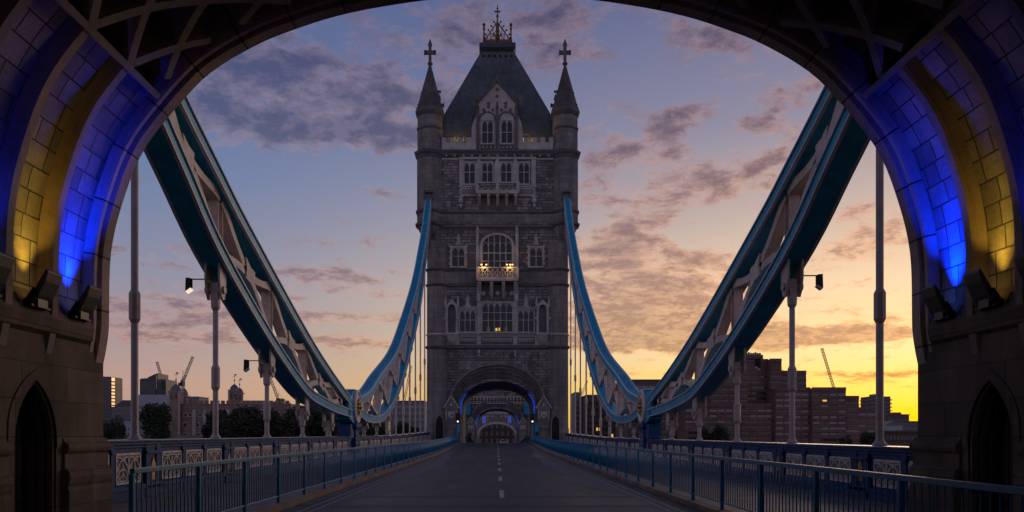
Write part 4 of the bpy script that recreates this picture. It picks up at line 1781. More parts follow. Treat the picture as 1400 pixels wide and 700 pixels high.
# dormer with twin windows and pointed gable
dm = MB()
c = TX - .05
dm.prism([(c - 3.45, 40.0), (c - 3.45, 42.7), (c - 3.25, 43.6), (c - 2.9, 44.4), (c - 2.62, 45.2), (c - 2.62, 46.2), (c, 49.1), (c + 2.62, 46.2), (c + 2.62, 45.2), (c + 2.9, 44.4), (c + 3.25, 43.6), (c + 3.45, 42.7), (c + 3.45, 40.0)], TY - .30, TY + 1.2, 'y')
dormer = dm.build('dormer', TRIM, tower)
m = MB()
m.box(c - 2.85, c + 2.85, TY + 1.2, TY + 5.5, 40.6, 47.3)
m.box(c - 3.0, c + 3.0, TY + 1.1, TY + 5.6, 47.301, 47.75)
m.build('dormer_block', TRIM_DARK, dormer)
m = MB()
for s in (-1, 1):
    m.bar((c + s * 2.9, TY - .36, 45.95), (c, TY - .36, 49.25), .42, .2)
m.lathe([(.14, 49.2), (.2, 49.5), (.06, 50.1)], (c, TY - .3, 0), 6, False)
m.build('gable_coping', TRIM_DARK, dormer)
for x in (-1.3, 1.3):
    window(x - .05, 1.42, tz(196.5), tz(166), 2, (.48,), yf=-.31, proud=.2)
m = MB()
for x in (-2.6, -.0, 2.6):
    m.box(c + x - .20, c + x + .20, TY - .48, TY - .29, 40.1, 45.6)
    m.lathe([(.24, 45.6), (.05, 46.6)], (c + x, TY - .4, 0), 4, False, rot=math.pi / 4)
for s in (-1, 1):
    for k in range(10):
        a = math.pi * k / 9
        q = c + s * 1.3 + 1.05 * math.cos(a)
        z = 44.1 + .98 * math.sin(a)
        m.box(q - .13, q + .13, TY - .42, TY - .29, z - .12, z + .12)
    m.box(c + s * 1.3 - .95, c + s * 1.3 + .95, TY - .42, TY - .29, tz(204), tz(203))
    for q in range(4):
        m.sphere((c + s * (.55 + q * .52), TY - .32, tz(201)), .14, 6, 4)
for x, z in ((0, 48.1), (0, 47.2), (-1.15, 46.2), (1.15, 46.2), (-1.15, 45.75), (1.15, 45.75), (0, 45.6), (-1.8, 45.35), (-.6, 45.35), (.6, 45.35), (1.8, 45.35)):
    m.box(c + x - .22, c + x + .22, TY - .40, TY - .29, z - .07, z + .07)
    m.box(c + x - .08, c + x + .08, TY - .41, TY - .29, z - .22, z + .22)
m.build('gable_carving', TRIM_DARK, dormer)

# middle storey: big arched window with flanking shafts, two small windows, lit balcony
R0 = 22 * S_


def arched_window(cx, hw, z0, zs, rise, cols, rows):
    X0 = TX + cx
    f = MB()
    N = 20
    o_ = [(X0 + (hw + .42) * math.cos(math.pi * k / N), zs + (rise + .42) * math.sin(math.pi * k / N)) for k in range(N + 1)]
    i_ = [(X0 + hw * math.cos(math.pi * k / N), zs + rise * math.sin(math.pi * k / N)) for k in range(N + 1)]
    f.prism([(X0 + hw + .42, z0)] + o_ + [(X0 - hw - .42, z0), (X0 - hw, z0)] + i_[::-1] + [(X0 + hw, z0)], TY - .30, TY + .05, 'y')
    o = f.build('window', TRIM, tower)
    f = MB()
    o2 = [(X0 + (hw + .5) * math.cos(math.pi * k / N), zs + (rise + .5) * math.sin(math.pi * k / N)) for k in range(N + 1)]
    o3 = [(X0 + (hw + .36) * math.cos(math.pi * k / N), zs + (rise + .36) * math.sin(math.pi * k / N)) for k in range(N + 1)]
    f.prism(o2 + o3[::-1], TY - .42, TY - .29, 'y')
    f.build('hood', TRIM_DARK, o)
    f = MB()

    def top(x):
        q = min(1, abs(x - X0) / hw)
        return zs + rise * math.sqrt(max(0, 1 - q * q))
    cw = 2 * hw / cols
    for k in range(1, cols):
        x = X0 - hw + cw * k
        f.box(x - .06, x + .06, TY - .20, TY, z0, top(x) + .05)
    for r in rows:
        z = z0 + r
        f.box(X0 - hw, X0 + hw, TY - .19, TY, z - .055, z + .055)
    for k in range(cols):
        a = X0 - hw + cw * k + cw / 2
        for j in range(5):
            b0, b1 = math.pi * j / 5, math.pi * (j + 1) / 5
            f.bar((a + cw * .42 * math.cos(b0), TY - .12, zs - .1 + cw * .6 * math.sin(b0)), (a + cw * .42 * math.cos(b1), TY - .12, zs - .1 + cw * .6 * math.sin(b1)), .06, .06)
    f.build('mullion', TRIM, o)
    g = MB()
    for k in range(cols):
        xa, xb = X0 - hw + cw * k, X0 - hw + cw * (k + 1)
        t1 = random.uniform(-.012, .012)
        i = g.add([(xa, TY - .03 + t1, z0), (xb, TY - .03 - t1, z0), (xb, TY - .03 - t1, top(xb)), ((xa + xb) / 2, TY - .03, top((xa + xb) / 2)), (xa, TY - .03 + t1, top(xa))])
        g.face([i + q for q in range(5)])
    g.build('pane', GLASS_T, o, recalc=False)
    return o


arched_window(-.05, 1.95, tz(366), tz(335), 1.35, 5, (.9, 2.0))
for sx in (-1, 1):
    m = MB()
    c = TX - .05 + sx * 2.65
    m.box(c - .22, c + .22, TY - .32, TY, tz(366), tz(316))
    m.lathe([(.3, tz(317)), (.34, tz(315)), (.05, tz(308))], (c, TY - .2, 0), 4, False, rot=math.pi / 4)
    m.build('shaft', TRIM, tower)
for a, b in ((618, 634.5), (724.5, 741)):
    o = px_window(a, b, 339, 364, 2, (.55,), proud=.26, frame=.3)
    m = MB()
    cc_ = TX + ((a + b) / 2 - 680) * S_
    m.box(cc_ - .35, cc_ + .35, TY - .30, TY, tz(335), tz(331))
    m.box(cc_ - .22, cc_ + .22, TY - .26, TY, tz(331), tz(326))
    m.box(cc_ - .36, cc_ + .36, TY - .30, TY, tz(326.3), tz(324.5))
    m.lathe([(.2, tz(324.5)), (.03, tz(318))], (cc_, TY - .14, 0), 4, False, rot=math.pi / 4)
    m.build('pinnacle', TRIM, o)
    for s in (-1, 1):
        for q in range(4):
            m = MB()
            m.box(cc_ + s * 1.1 - .16, cc_ + s * 1.1 + .16, TY - .2, TY, tz(362 - q * 8), tz(359 - q * 8))
            m.build('quoin', TRIM, o)

bal2 = balcony(tz(383.5), tz(367.5), 2.62, 1.3, 0, 7, TRIM, '')
m = MB()
for k in range(4):
    c = TX - 2.4 + k * 1.6
    m.prism([(TY - 1.25, tz(386.5)), (TY - 1.25, tz(389)), (TY - .8, tz(396)), (TY - .3, tz(405)), (TY, tz(409)), (TY, tz(386.5))], c - .22, c + .22, 'x')
    m.build('corbel', TRIM, bal2)
    m = MB()
for sx in (-1, 1):
    c = TX + sx * 2.55
    m = MB()
    m.box(c - .24, c + .24, TY - .45, TY, tz(412), tz(386.5))
    m.build('corbel', TRIM, bal2)
tb('shade_panel', [(-2.4, 2.4, -.10, .02, tz(409.5), tz(388))], TRIM_DARK)  # dark sheet paints the shade under the lit balcony
m = MB()
for k in range(5):
    c = TX - 1.9 + k * .95
    m = MB()
    m.lathe([(.32, 0), (.32, .1), (.14, .14)], (c, TY - .10, tz(401)), 12, True, 'y')
    m.build('carved_boss', TRIM, tower)

# lower storey: five-light window, two three-light windows, gabled niches, carved band
px_window(659.3, 700.2, 415, 453.5, 5, (.40, .68), proud=.26, frame=.28)
for a, b in ((628.6, 649.6), (708.4, 729.4)):
    o = px_window(a, b, 424.5, 453.5, 3, (.55,), proud=.24, frame=.2)
    m = MB()
    cc_ = TX + ((a + b) / 2 - 680) * S_
    m.box(cc_ - 1.3, cc_ + 1.3, TY - .34, TY, tz(422.2), tz(420.3))
    m.box(cc_ - .40, cc_ + .40, TY - .28, TY, tz(420), tz(416.5))
    m.box(cc_ - .24, cc_ + .24, TY - .26, TY, tz(416.5), tz(409))
    m.box(cc_ - .38, cc_ + .38, TY - .28, TY, tz(409.5), tz(408.2))
    m.lathe([(.2, tz(408.2)), (.03, tz(401))], (cc_, TY - .14, 0), 4, False, rot=math.pi / 4)
    m.build('pinnacle', TRIM, o)
for a in (654.3, 705.2):
    c = TX + (a - 680) * S_
    m = MB()
    m.box(c - .2, c + .2, TY - .36, TY, tz(457), tz(388))
    m.box(c - .28, c + .28, TY - .42, TY, tz(421), tz(419))
    m.build('shaft', TRIM, tower)
for a, b in ((609, 626), (733, 750.5)):
    c = TX + ((a + b) / 2 - 680) * S_
    hw = .84
    m = MB()
    m.box(c - hw, c - hw + .32, TY - .38, TY, tz(455), tz(420))
    m.box(c + hw - .32, c + hw, TY - .38, TY, tz(455), tz(420))
    ap = [(c + .52 * math.cos(math.pi * k / 10), tz(424) + .75 * math.sin(math.pi * k / 10)) for k in range(11)]
    m.prism([(c + hw, tz(424)), (c + hw, tz(418)), (c, tz(410)), (c - hw, tz(418)), (c - hw, tz(424))] + ap[::-1], TY - .42, TY, 'y')
    for s in (-1, 1):
        m.box(c + s * hw - .14, c + s * hw + .14, TY - .4, TY, tz(420), tz(411))
        m.lathe([(.16, tz(411)), (.02, tz(404))], (c + s * hw, TY - .2, 0), 4, False, rot=math.pi / 4)
        m.box(c + s * hw - .22, c + s * hw + .22, TY - .46, TY, tz(437), tz(434))
    m.box(c - hw - .1, c + hw + .1, TY - .44, TY, tz(457.5), tz(455))
    nb = m.build('niche', TRIM, tower)
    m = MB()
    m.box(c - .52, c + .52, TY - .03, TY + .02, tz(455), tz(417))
    m.build('niche_back', TRIM_DARK, nb)  # dark colour paints the niche's recess shade; the wall is not pierced
    m = MB()
    m.lathe([(.12, tz(472.5)), (.45, tz(470)), (.72, tz(465)), (.88, tz(459)), (.98, tz(457.6))], (c, TY, 0), 12, True, arc=(math.pi, 2 * math.pi))
    m.build('niche_bowl', TRIM, nb, recalc=False)
tb('carved_band', [(-7.0, 7.0, -.10, .02, tz(471.5), tz(459.5))], TRIM)
m = MB()
for a, b in ((629, 650), (659, 700), (708.5, 729.5)):
    n = int((b - a) / 3.4)
    mb_ = MB()
    mb_.box(TX + (a - 680) * S_ - .12, TX + (b - 680) * S_ + .12, TY - .13, TY - .09, tz(470.7), tz(460.2))
    mb_.build('carved_panel', TRIM_DARK, tower)
    for k in range(n):
        c = TX + (a + (k + .5) * (b - a) / n - 680) * S_
        w = (b - a) / n * S_ / 2
        m.bar((c - w, TY - .15, tz(462)), (c, TY - .15, tz(468)), .09, .09)
        m.bar((c, TY - .15, tz(468)), (c + w, TY - .15, tz(462)), .09, .09)
        m.sphere((c, TY - .14, tz(463)), .12, 6, 4)
m.build('band_carving', TRIM, tower)
m = MB()
for x in (-2.5, 2.4):
    m.sphere((TX + x, TY - .18, tz(482)), .22, 8, 6)
    m.box(TX + x - .12, TX + x + .12, TY - .25, TY, tz(487), tz(478))
    m.build('corbel_head', TRIM, tower)
    m = MB()

# road arch: four receding orders, pedestals with gablets, side doorways
for a0, c0, a1, c1, y0, y1, mt in ((6.55, 11.30, 6.28, 11.0, -.55, .05, ASHLAR), (6.29, 11.01, 5.95, 10.55, -.34, .05, TRIM_DARK), (5.96, 10.56, 5.62, 10.0, -.24, .05, SPIRE), (5.63, 10.01, 5.30, 9.35, -.14, .05, SPIRE)):
    A, B = arch_pts(a0, 5.4, c0), arch_pts(a1, 5.4, c1)
    m = MB()
    m.prism([(TX + p[0], p[1]) for p in A] + [(TX + p[0], p[1]) for p in B[::-1]], TY + y0, TY + y1, 'y')
    m.build('arch_moulding', mt, tower)
for sx in (-1, 1):
    c = TX + sx * 6.2
    m = MB()
    for x0, x1, y, z0, z1 in ((-.95, .95, -.75, -.5, 1.2), (-.85, .85, -.66, 1.2, 5.0), (-.95, .95, -.78, 1.2, 1.4), (-.95, .95, -.78, 2.5, 2.65), (-.92, .92, -.74, 3.5, 3.62)):
        m.box(c + x0, c + x1, TY + y, TY, z0, z1)
    m.prism([(c - .98, 5.0), (c + .98, 5.0), (c + .98, 5.25), (c, 6.75), (c - .98, 5.25)], TY - .76, TY, 'y')
    pe = m.build('arch_pedestal', ASHLAR, tower)
    m = MB()
    m.bar((c - 1.05, TY - .78, 5.2), (c, TY - .78, 6.85), .22, .16)
    m.bar((c + 1.05, TY - .78, 5.2), (c, TY - .78, 6.85), .22, .16)
    m.prism([(c - .42, 4.75), (c + .42, 4.75), (c + .42, 4.1), (c, 3.75), (c - .42, 4.1)], TY - .74, TY - .65, 'y')
    m.sphere((c, TY - .74, 4.4), .22, 8, 5)
    m.sphere((c, TY - .76, 5.6), .18, 8, 5)
    m.box(c - .75, c - .62, TY - .72, TY - .65, 3.65, 4.95)
    m.box(c + .62, c + .75, TY - .72, TY - .65, 3.65, 4.95)
    m.build('shield', TRIM, pe)
    # side doorway in the buttress foot; a black slab paints its dark opening
    c2 = TX + sx * 7.75
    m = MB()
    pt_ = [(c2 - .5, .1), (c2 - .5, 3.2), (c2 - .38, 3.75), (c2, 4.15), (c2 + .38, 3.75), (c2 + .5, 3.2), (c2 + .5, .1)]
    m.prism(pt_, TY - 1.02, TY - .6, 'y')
    sd_ = m.build('side_doorway', IRON, tower)
    m = MB()
    po = [(c2 - .66, .1), (c2 - .66, 3.25), (c2 - .5, 3.9), (c2, 4.4), (c2 + .5, 3.9), (c2 + .66, 3.25), (c2 + .66, .1)]
    m.prism(po + pt_[::-1], TY - 1.14, TY - .6, 'y')
    m.build('door_frame', ASHLAR, sd_)
    # blue light strips along the haunch of the arch
    for yy in (.9, 2.6):
        pts = [(TX + sx * (5.02 * math.cos(a)), TY + yy, 5.4 + 3.36 * max(0, math.sin(a)) ** .92) for a in [math.pi * q / 40 for q in range(0, 8)]]
        pts = [(pts[0][0], pts[0][1], 4.4)] + pts
        m = MB()
        m.tube(pts, .032, 6)
        m.build('light_strip', STRIP_B, tower)
    ld = bpy.data.lights.new('strip_light', 'POINT')
    ld.color = (.01, .10, 1.0)
    ld.energy = 26
    ld.shadow_soft_size = .4
    lo_ = bpy.data.objects.new('strip_light', ld)
    COL.objects.link(lo_)
    lo_.parent = tower
    lo_.location = (sx * 4.5, 1.8, 5.6)

# lamps on the balcony and behind the battlements
for sx, w in ((-1, 'nearer the castle side'), (1, 'nearer the hotel side')):
    lp = thing('balcony_lamp', (TX + sx * 1.72 - .1, TY - 1.2, tz(367.5)), f'bright warm floodlights lit on the tower balcony rail, {w}', 'floodlight', 'lit lamps on the tower balcony')
    m = MB()
    cx = TX + sx * 1.72 - .1
    for k in (-.32, .32) if sx < 0 else (-.36, 0.05, .36):
        m.box(cx + k - .17, cx + k + .17, TY - 1.30, TY - 1.1, tz(365.8), tz(363.2))
    h = m.build('housing', IRON, lp)
    m = MB()
    for k in (-.32, .32) if sx < 0 else (-.36, 0.05, .36):
        m.box(cx + k - .11, cx + k + .11, TY - 1.36, TY - 1.305, tz(365.2), tz(363.6))
    m.build('lens', WARMLAMP, h)
    m = MB()
    m.bar((cx - .5, TY - 1.2, tz(366.6)), (cx + .5, TY - 1.2, tz(366.6)), .08)
    m.build('bracket', IRON, lp)
    ld = bpy.data.lights.new('lamp_light', 'POINT')
    ld.color = (1, .60, .25)
    ld.energy = 34
    ld.shadow_soft_size = .2
    lo_ = bpy.data.objects.new('lamp_light', ld)
    COL.objects.link(lo_)
    lo_.parent = lp
    lo_.location = (0, -.55, -.05)
i_ = 0
for x in (-5.6, -4.45, 3.6, 4.7):
    i_ += 1
    w = {1: 'outer one on the castle side', 2: 'inner one on the castle side', 3: 'inner one on the hotel side', 4: 'outer one on the hotel side'}[i_]
    lp = thing('roof_lamp', (TX + x, TY + .55, 41.0), f'small amber lamp glowing behind the battlements, {w}', 'lamp', 'lamps behind the tower battlements')
    m = MB()
    m.box(TX + x - .16, TX + x + .16, TY + .42, TY + .60, 40.62, 41.0)
    h = m.build('housing', IRON, lp)
    m = MB()
    m.sphere((TX + x, TY + .5, 41.12), .13, 8, 6)
    m.build('bulb', ROOFLAMP, h)
    ld = bpy.data.lights.new('lamp_light', 'POINT')
    ld.color = (1, .55, .12)
    ld.energy = 45 if i_ in (1, 3) else 22
    ld.shadow_soft_size = .12
    lo_ = bpy.data.objects.new('lamp_light', ld)
    COL.objects.link(lo_)
    lo_.parent = lp
    lo_.location = (0, .05, .55)
# warm lights inside the five-light window
for k, (x, z) in enumerate(((-.15, tz(450.3)), (.28, tz(450)))):
    m = MB()
    m.box(TX + x - .13, TX + x + .13, TY - .07, TY - .045, z - .2, z + .2)
    m.build('lit_pane', GLASS_LIT, tower)
m = MB()
for x in (-1.25, 1.15):
    m.box(TX + x - .2, TX + x + .2, TY - .07, TY - .045, tz(453), tz(447))
m.build('lobby_pane', WINPALE, tower)

# ---------------------------------------------------------------- the far tower, seen through the arch
skip = {'turret', 'spire', 'roof', 'dormer', 'battlement', 'battlement_coping', 'cornice', 'boss', 'pendant', 'chain_hood', 'turret_cornice', 'side_gable', 'gable_coping', 'shaft', 'apron_panel', 'corbel_head', 'lit_pane', 'side_doorway'}
far = copy_tree(tower, None, lambda c_: not (c_.name.split('.')[0] in skip or c_.type == 'LIGHT'))
far.name = 'bridge_tower'
FAR_Y = 179.0
far.location = (TX, FAR_Y, -1.0)
far['label'] = 'second granite bridge tower beyond the first, framed small inside its road arch'
ORG[far.name] = Vector(far.location)
m = MB()
for k in range(17):
    x = TX - 6.4 + k * .8
    m.box(x - .22, x + .22, FAR_Y - .5, FAR_Y, 9.9, 10.5)
    m.box(x - .18, x + .18, FAR_Y - .4, FAR_Y, 9.3, 9.6)
m.box(TX - 6.9, TX + 6.9, FAR_Y - .6, FAR_Y, 10.501, 10.8)
m.box(TX - 6.9, TX + 6.9, FAR_Y - .3, FAR_Y, 9.0, 9.2)
m.build('corbel_table', TRIM, far)
m = MB()
for x in (-1.6, -.7, .9, 1.9):
    m.box(TX + x - .35, TX + x + .35, FAR_Y - .35, FAR_Y - .28, 13.1, 13.75)
m.build('lit_pane', GLASS_LIT, far)
for sx in (-1, 1):
    c = TX + sx * 7.0
    m = MB()
    m.lathe([(.2, 5.9), (.75, 6.4), (.75, 8.2), (.85, 8.3), (.55, 9.0), (.05, 9.7)], (c, FAR_Y - .9, 0), 8, False, rot=math.pi / 8)
    o = tag(m.build('watch_box', TEALBOX), f'turquoise domed box bracketed high on the second tower beside its arch on the {"castle" if sx < 0 else "hotel"} side', 'watch box', 'turquoise boxes on the second tower')
    ld = bpy.data.lights.new('strip_light', 'POINT')
    ld.color = (.01, .10, 1.0)
    ld.energy = 60
    ld.shadow_soft_size = .4
    lo_ = bpy.data.objects.new('strip_light', ld)
    COL.objects.link(lo_)
    lo_.parent = far
    lo_.location = (sx * 4.5, 1.8, 5.6)

# ---------------------------------------------------------------- far archway and the street beyond
YA = 290.0
ab = thing('far_archway', (TX, YA, -2), 'pale stone archway at the far end of the bridge with two blue lit slit windows', 'archway')
m = MB()
A = arch_pts(7.0, 1.2, 5.6)
m.prism([(TX - 16, -12), (TX - 16, 22), (TX + 16, 22), (TX + 16, -12), (TX + 7.0, -12)] + [(TX + p[0], p[1]) for p in A] + [(TX - 7.0, -12)], YA, YA + 9, 'y')
m.build('wall', ASHLAR, ab)
A, B = arch_pts(7.75, 1.2, 6.5), arch_pts(7.0, 1.2, 5.6)
m = MB()
m.prism([(TX + p[0], p[1]) for p in A] + [(TX + p[0], p[1]) for p in B[::-1]], YA - .4, YA + .1, 'y')
m.build('arch_ring', TRIM, ab)
for x in (-5.0, 4.9):
    m = MB()
    for q in ((-.75, -.42), (.42, .75)):
        m.box(TX + x + q[0], TX + x + q[1], YA - .2, YA, 6.2, 8.4)
    m.box(TX + x - .75, TX + x + .75, YA - .2, YA, 8.4, 8.75)
    m.box(TX + x - .75, TX + x + .75, YA - .22, YA, 5.9, 6.2)
    o = m.build('window', TRIM, ab)
    m = MB()
    m.box(TX + x - .42, TX + x + .42, YA - .1, YA - .02, 6.2, 8.4)
    m.build('pane', STRIP_B, o)
m = MB()
for x in (-3.6, -1.7, 1.7, 3.4):
    m.box(TX + x - .3, TX + x + .3, YA - .3, YA, 8.2, 9.2)
m.box(TX - 12, TX + 12, YA - .25, YA, 9.6, 10.3)
m.build('corbel', TRIM, ab)


def simple_building(name, label, x0, x1, y0, depth, z0, z1, mat, wins=None, winmat=WINDARK, roof=None, cat='building', group=None, ww=1.1, wh=1.5, extra=None, lit=0.0):
    """block with its own window openings (frame sunk panes); wins = (columns, rows, first z, step)"""
    b = thing(name, ((x0 + x1) / 2, y0, z0), label, cat, group)
    m = MB()
    m.box(x0, x1, y0, y0 + depth, z0, z1)
    wl = m.build('wall', mat, b)
    if roof:
        m = MB()
        m.box(x0 - .3, x1 + .3, y0 - .3, y0 + depth + .3, z1, z1 + .5)
        m.build('roof', roof, b)
    if wins:
        c, r, zf, st = wins
        n = 0
        base = None
        for j in range(r):
            for i in range(c):
                x = x0 + (x1 - x0) * (i + .5) / c
                z = zf + st * j
                if z + wh > z1 or n >= 100:
                    continue
                n += 1
                mt = WINLIT if random.random() < lit else winmat
                m = MB()
                m.box(x - ww / 2, x + ww / 2, y0 - .02, y0 + .12, z, z + wh)
                m.box(x - ww / 2 - .12, x + ww / 2 + .12, y0 - .14, y0 - .021, z - .14, z)
                if base is None or mt is WINLIT:
                    o = m.build('window', mt, b)
                    if mt is not WINLIT:
                        base = (o, x, z)
                else:
                    o = base[0].copy()
                    COL.objects.link(o)
                    o.parent = b
                    o.location = (x - base[1], 0, z - base[2])
    return b


simple_building('warehouse', 'dark brick warehouse with rows of pale framed windows closing the street beyond the far archway', -26, 24, 345, 20, -5, 16, BROWNBR, (20, 5, -2.2, 3.4), WINPALE, OFFICE_D, ww=1.0, wh=1.7)

# ---------------------------------------------------------------- the city behind
def wx(px, y):
    return (px - VX) * y / F


def wz(py, y):
    return CH + (VY - py) * y / F


GZ = -5.0


def castle():
    Y = 400.0
    x0, x1 = wx(236, Y), wx(398, Y)
    top = wz(552, Y)
    c = thing('castle_keep', ((x0 + x1) / 2, Y, GZ), 'square medieval castle keep of pinkish stone with domed corner turrets beyond the trees', 'castle')
    m = MB()
    m.box(x0, x1, Y, Y + 32, GZ, top)
    m.build('wall', RAGSTONE, c)
    m = MB()
    n = 22
    for k in range(n):
        a = x0 + (x1 - x0) * k / n
        m.box(a, a + (x1 - x0) / n * .58, Y - .2, Y + 1.2, top, top + 1.7)
    m.box(x0, x1, Y - .3, Y, top - .6, top)
    m.build('battlement', RAGSTONE, c)
    for k, px in enumerate((266, 280.5, 296, 312, 328, 344, 360, 376)):
        m = MB()
        x = wx(px, Y)
        m.box(x - .95, x + .95, Y - .9, Y, GZ, top - 3.2)
        m.build('buttress', QUOIN, c)
    wnd = None
    for (pa, pb, y1, y0, arch) in [(252, 255.5, 565, 569, 0), (258.5, 262, 565, 569, 0), (265.5, 268, 566, 569.5, 0), (272, 275.5, 566, 569.5, 0), (251, 255.8, 578, 583.5, 1), (268, 273, 578, 583.5, 1), (285.5, 288.5, 567, 571, 0), (249.5, 257, 592, 600, 1), (267.8, 274, 592, 600, 1), (301, 305, 566, 570, 0), (303, 308, 579, 584, 1), (318, 322, 566, 570, 0), (334, 338, 566, 570, 0), (350, 354, 567, 571, 0)]:
        a, b, z1, z0 = wx(pa, Y), wx(pb, Y), wz(y1, Y), wz(y0, Y)
        m = MB()
        mid = (a + b) / 2
        r = (b - a) / 2

        def op(g):
            return [(a - g, z0 - g)] + [(b + g, z0 - g)] + [(mid + (r + g) * math.cos(math.pi * q / 8), z1 - r + (r + g) * math.sin(math.pi * q / 8)) for q in range(9)]
        m.prism(op(.45), Y - .25, Y, 'y')
        o = m.build('window', QUOIN, c)
        m = MB()
        m.prism(op(0), Y - .29, Y - .25, 'y')
        m.build('opening', CASTLE_D, o)

    def turret(px, yd, w, ptop, pdome, square):
        x = wx(px, Y + yd)
        z1, zd = wz(ptop, Y + yd), wz(pdome, Y + yd)
        m = MB()
        if square:
            m.box(x - w, x + w, Y + yd - w, Y + yd + w, GZ, z1)
        else:
            m.lathe([(w, GZ), (w, z1)], (x, Y + yd, 0), 14)
        t = m.build('turret', RAGSTONE, c)
        m = MB()
        if square:
            for sxx in (-1, 1):
                m.box(x + sxx * w - .5, x + sxx * w + .5, Y + yd - w - .12, Y + yd - w + .3, GZ, z1)
        m.box(x - w - .3, x + w + .3, Y + yd - w - .3, Y + yd + w + .3, z1 - .5, z1)
        m.build('quoin', QUOIN, t)
        m = MB()
        for q in (-.45, .45):
            m = MB()
            m.box(x + q * w - .35, x + q * w + .35, Y + yd - w - .06, Y + yd - w + .1, z1 - 4.2, z1 - 2.4)
            m.build('slit_window', CASTLE_D, t)
        h = zd - z1
        m = MB()
        m.lathe([(w * 1.05, z1), (w * 1.08, z1 + h * .16), (w * .92, z1 + h * .5), (w * .5, z1 + h * .85), (w * .16, z1 + h), (.14, z1 + h * 1.12), (.14, z1 + h * 1.55), (.4, z1 + h * 1.65), (.4, z1 + h * 1.8), (.1, z1 + h * 1.9), (.08, z1 + h * 2.8)], (x, Y + yd, 0), 12)
        d = m.build('dome', COPPER, t)
        m = MB()
        zz = z1 + h * 2.6
        m.box(x - .1, x + 1.2, Y + yd - .04, Y + yd + .04, zz, zz + .8)
        m.bar((x - 1.2, Y + yd, zz - .5), (x + 1.2, Y + yd, zz - .5), .16)
        m.build('weather_vane', COPPER, t)
    turret(240.7, 0, 2.75, 534.5, 525.5, True)
    turret(252, 26, 2.0, 541, 531, False)
    turret(320.5, 30, 2.35, 533, 525.5, True)
    turret(327.6, 22, 2.0, 537.5, 530.5, False)
    return c


castle()
fp = MB()
fp.lathe([(.22, wz(552, 405)), (.12, wz(506, 405))], (wx(250, 405), 405, 0), 6)
tag(fp.build('flag_pole', OFFICE_W), 'white flag pole standing on the castle keep roof', 'flag pole')

# left-hand city blocks
b = simple_building('glass_tower', 'slim dark glass tower with warm orange edge beside the stone archway', wx(139, 640), wx(151.5, 640), 640, 20, GZ, wz(515, 640), OFFICE_D, (3, 22, 2, 3.0), WINDARK, None, 'tower block', ww=2.0, wh=1.7)
m = MB()
xx = wx(151.6, 640)
m.box(xx - .02, xx + .35, 640.5, 646, GZ, wz(516, 640))
m.build('glazed_side', MIRROR, b)
m = MB()
for k in range(18):
    m.box(xx - .1, xx + .55, 640.2, 647, GZ + 2 + k * 2.9, GZ + 3.1 + k * 2.9)
m.build('floor_edge', OFFICE_G, b)
simple_building('office_block', 'low grey office block with pitched glazed roof between glass tower and white building', wx(152, 600), wx(184, 600), 600, 30, GZ, wz(556, 600), OFFICE_G, (7, 6, 1.5, 3.6), WINDARK, None, ww=1.9, wh=1.6)
m = MB()
m.prism([(wx(154, 600), wz(555.9, 600)), (wx(184, 600), wz(555.9, 600)), (wx(180, 600), wz(547, 600)), (wx(166, 600), wz(547, 600))], 602, 628, 'y')
ob = [o for o in bpy.data.objects if o.name.startswith('office_block')][0]
m.build('glazed_roof', OFFICE_D, ob)
simple_building('white_building', 'low white building with dark window bands behind the round tree', wx(189, 480), wx(234, 480), 480, 20, GZ, wz(539.8, 480), OFFICE_W, (12, 7, -2, 3.4), WINDARK, None, ww=1.4, wh=1.6)
simple_building('terrace_house', 'small pale house glimpsed between trees beside the white building', wx(170, 470), wx(189, 470), 470, 16, GZ, wz(575, 470), OFFICE_W, (5, 3, -2, 3.2), WINDARK, OFFICE_D, 'house', ww=.9, wh=1.4)
# stepped dark tower with a mirrored bay
Y = 620
tw = thing('stepped_tower', (wx(208, Y), Y, GZ), 'dark stepped office tower with a slanted peak and glowing glazed strip behind the white building', 'tower block')
m = MB()
m.prism([(wx(191, Y), GZ), (wx(191, Y), wz(519, Y)), (wx(193.5, Y), wz(517), ) if False else (wx(193, Y), wz(517.5, Y)), (wx(202, Y), wz(517, Y)), (wx(202, Y), wz(516, Y)), (wx(212.6, Y), wz(511, Y)), (wx(212.6, Y), GZ)], Y, Y + 24, 'y')
m.box(wx(214.2, Y), wx(226.5, Y), Y + .5, Y + 22, GZ, wz(518.5, Y))
m.box(wx(212.6, Y), wx(214.3, Y), Y + 2, Y + 22, GZ, wz(510, Y))
m.build('wall', OFFICE_D, tw)
m = MB()
m.prism([(wx(220.6, Y), Y + .45), (wx(223.2, Y), Y - .9 + .0), (wx(223.2, Y), Y + .45)], wz(532, Y), wz(521, Y), 'z')
m.prism([(wx(213.1, Y), Y + .4), (wx(214.1, Y), Y + .9), (wx(213.1, Y), Y + 1.9)], wz(532, Y), wz(513, Y), 'z')
m.build('glazed_strip', MIRROR, tw)
m = MB()
for k in range(9):
    x = wx(193 + k * 2.1, Y)
    m.box(x - .16, x + .16, Y - .2, Y, wz(548, Y), wz(520, Y))
for k in range(8):
    m.box(wx(191.2, Y), wx(226, Y), Y - .12, Y + .6, wz(546 - k * 3.2, Y), wz(545.5 - k * 3.2, Y))
m.build('rib', OFFICE_G, tw)
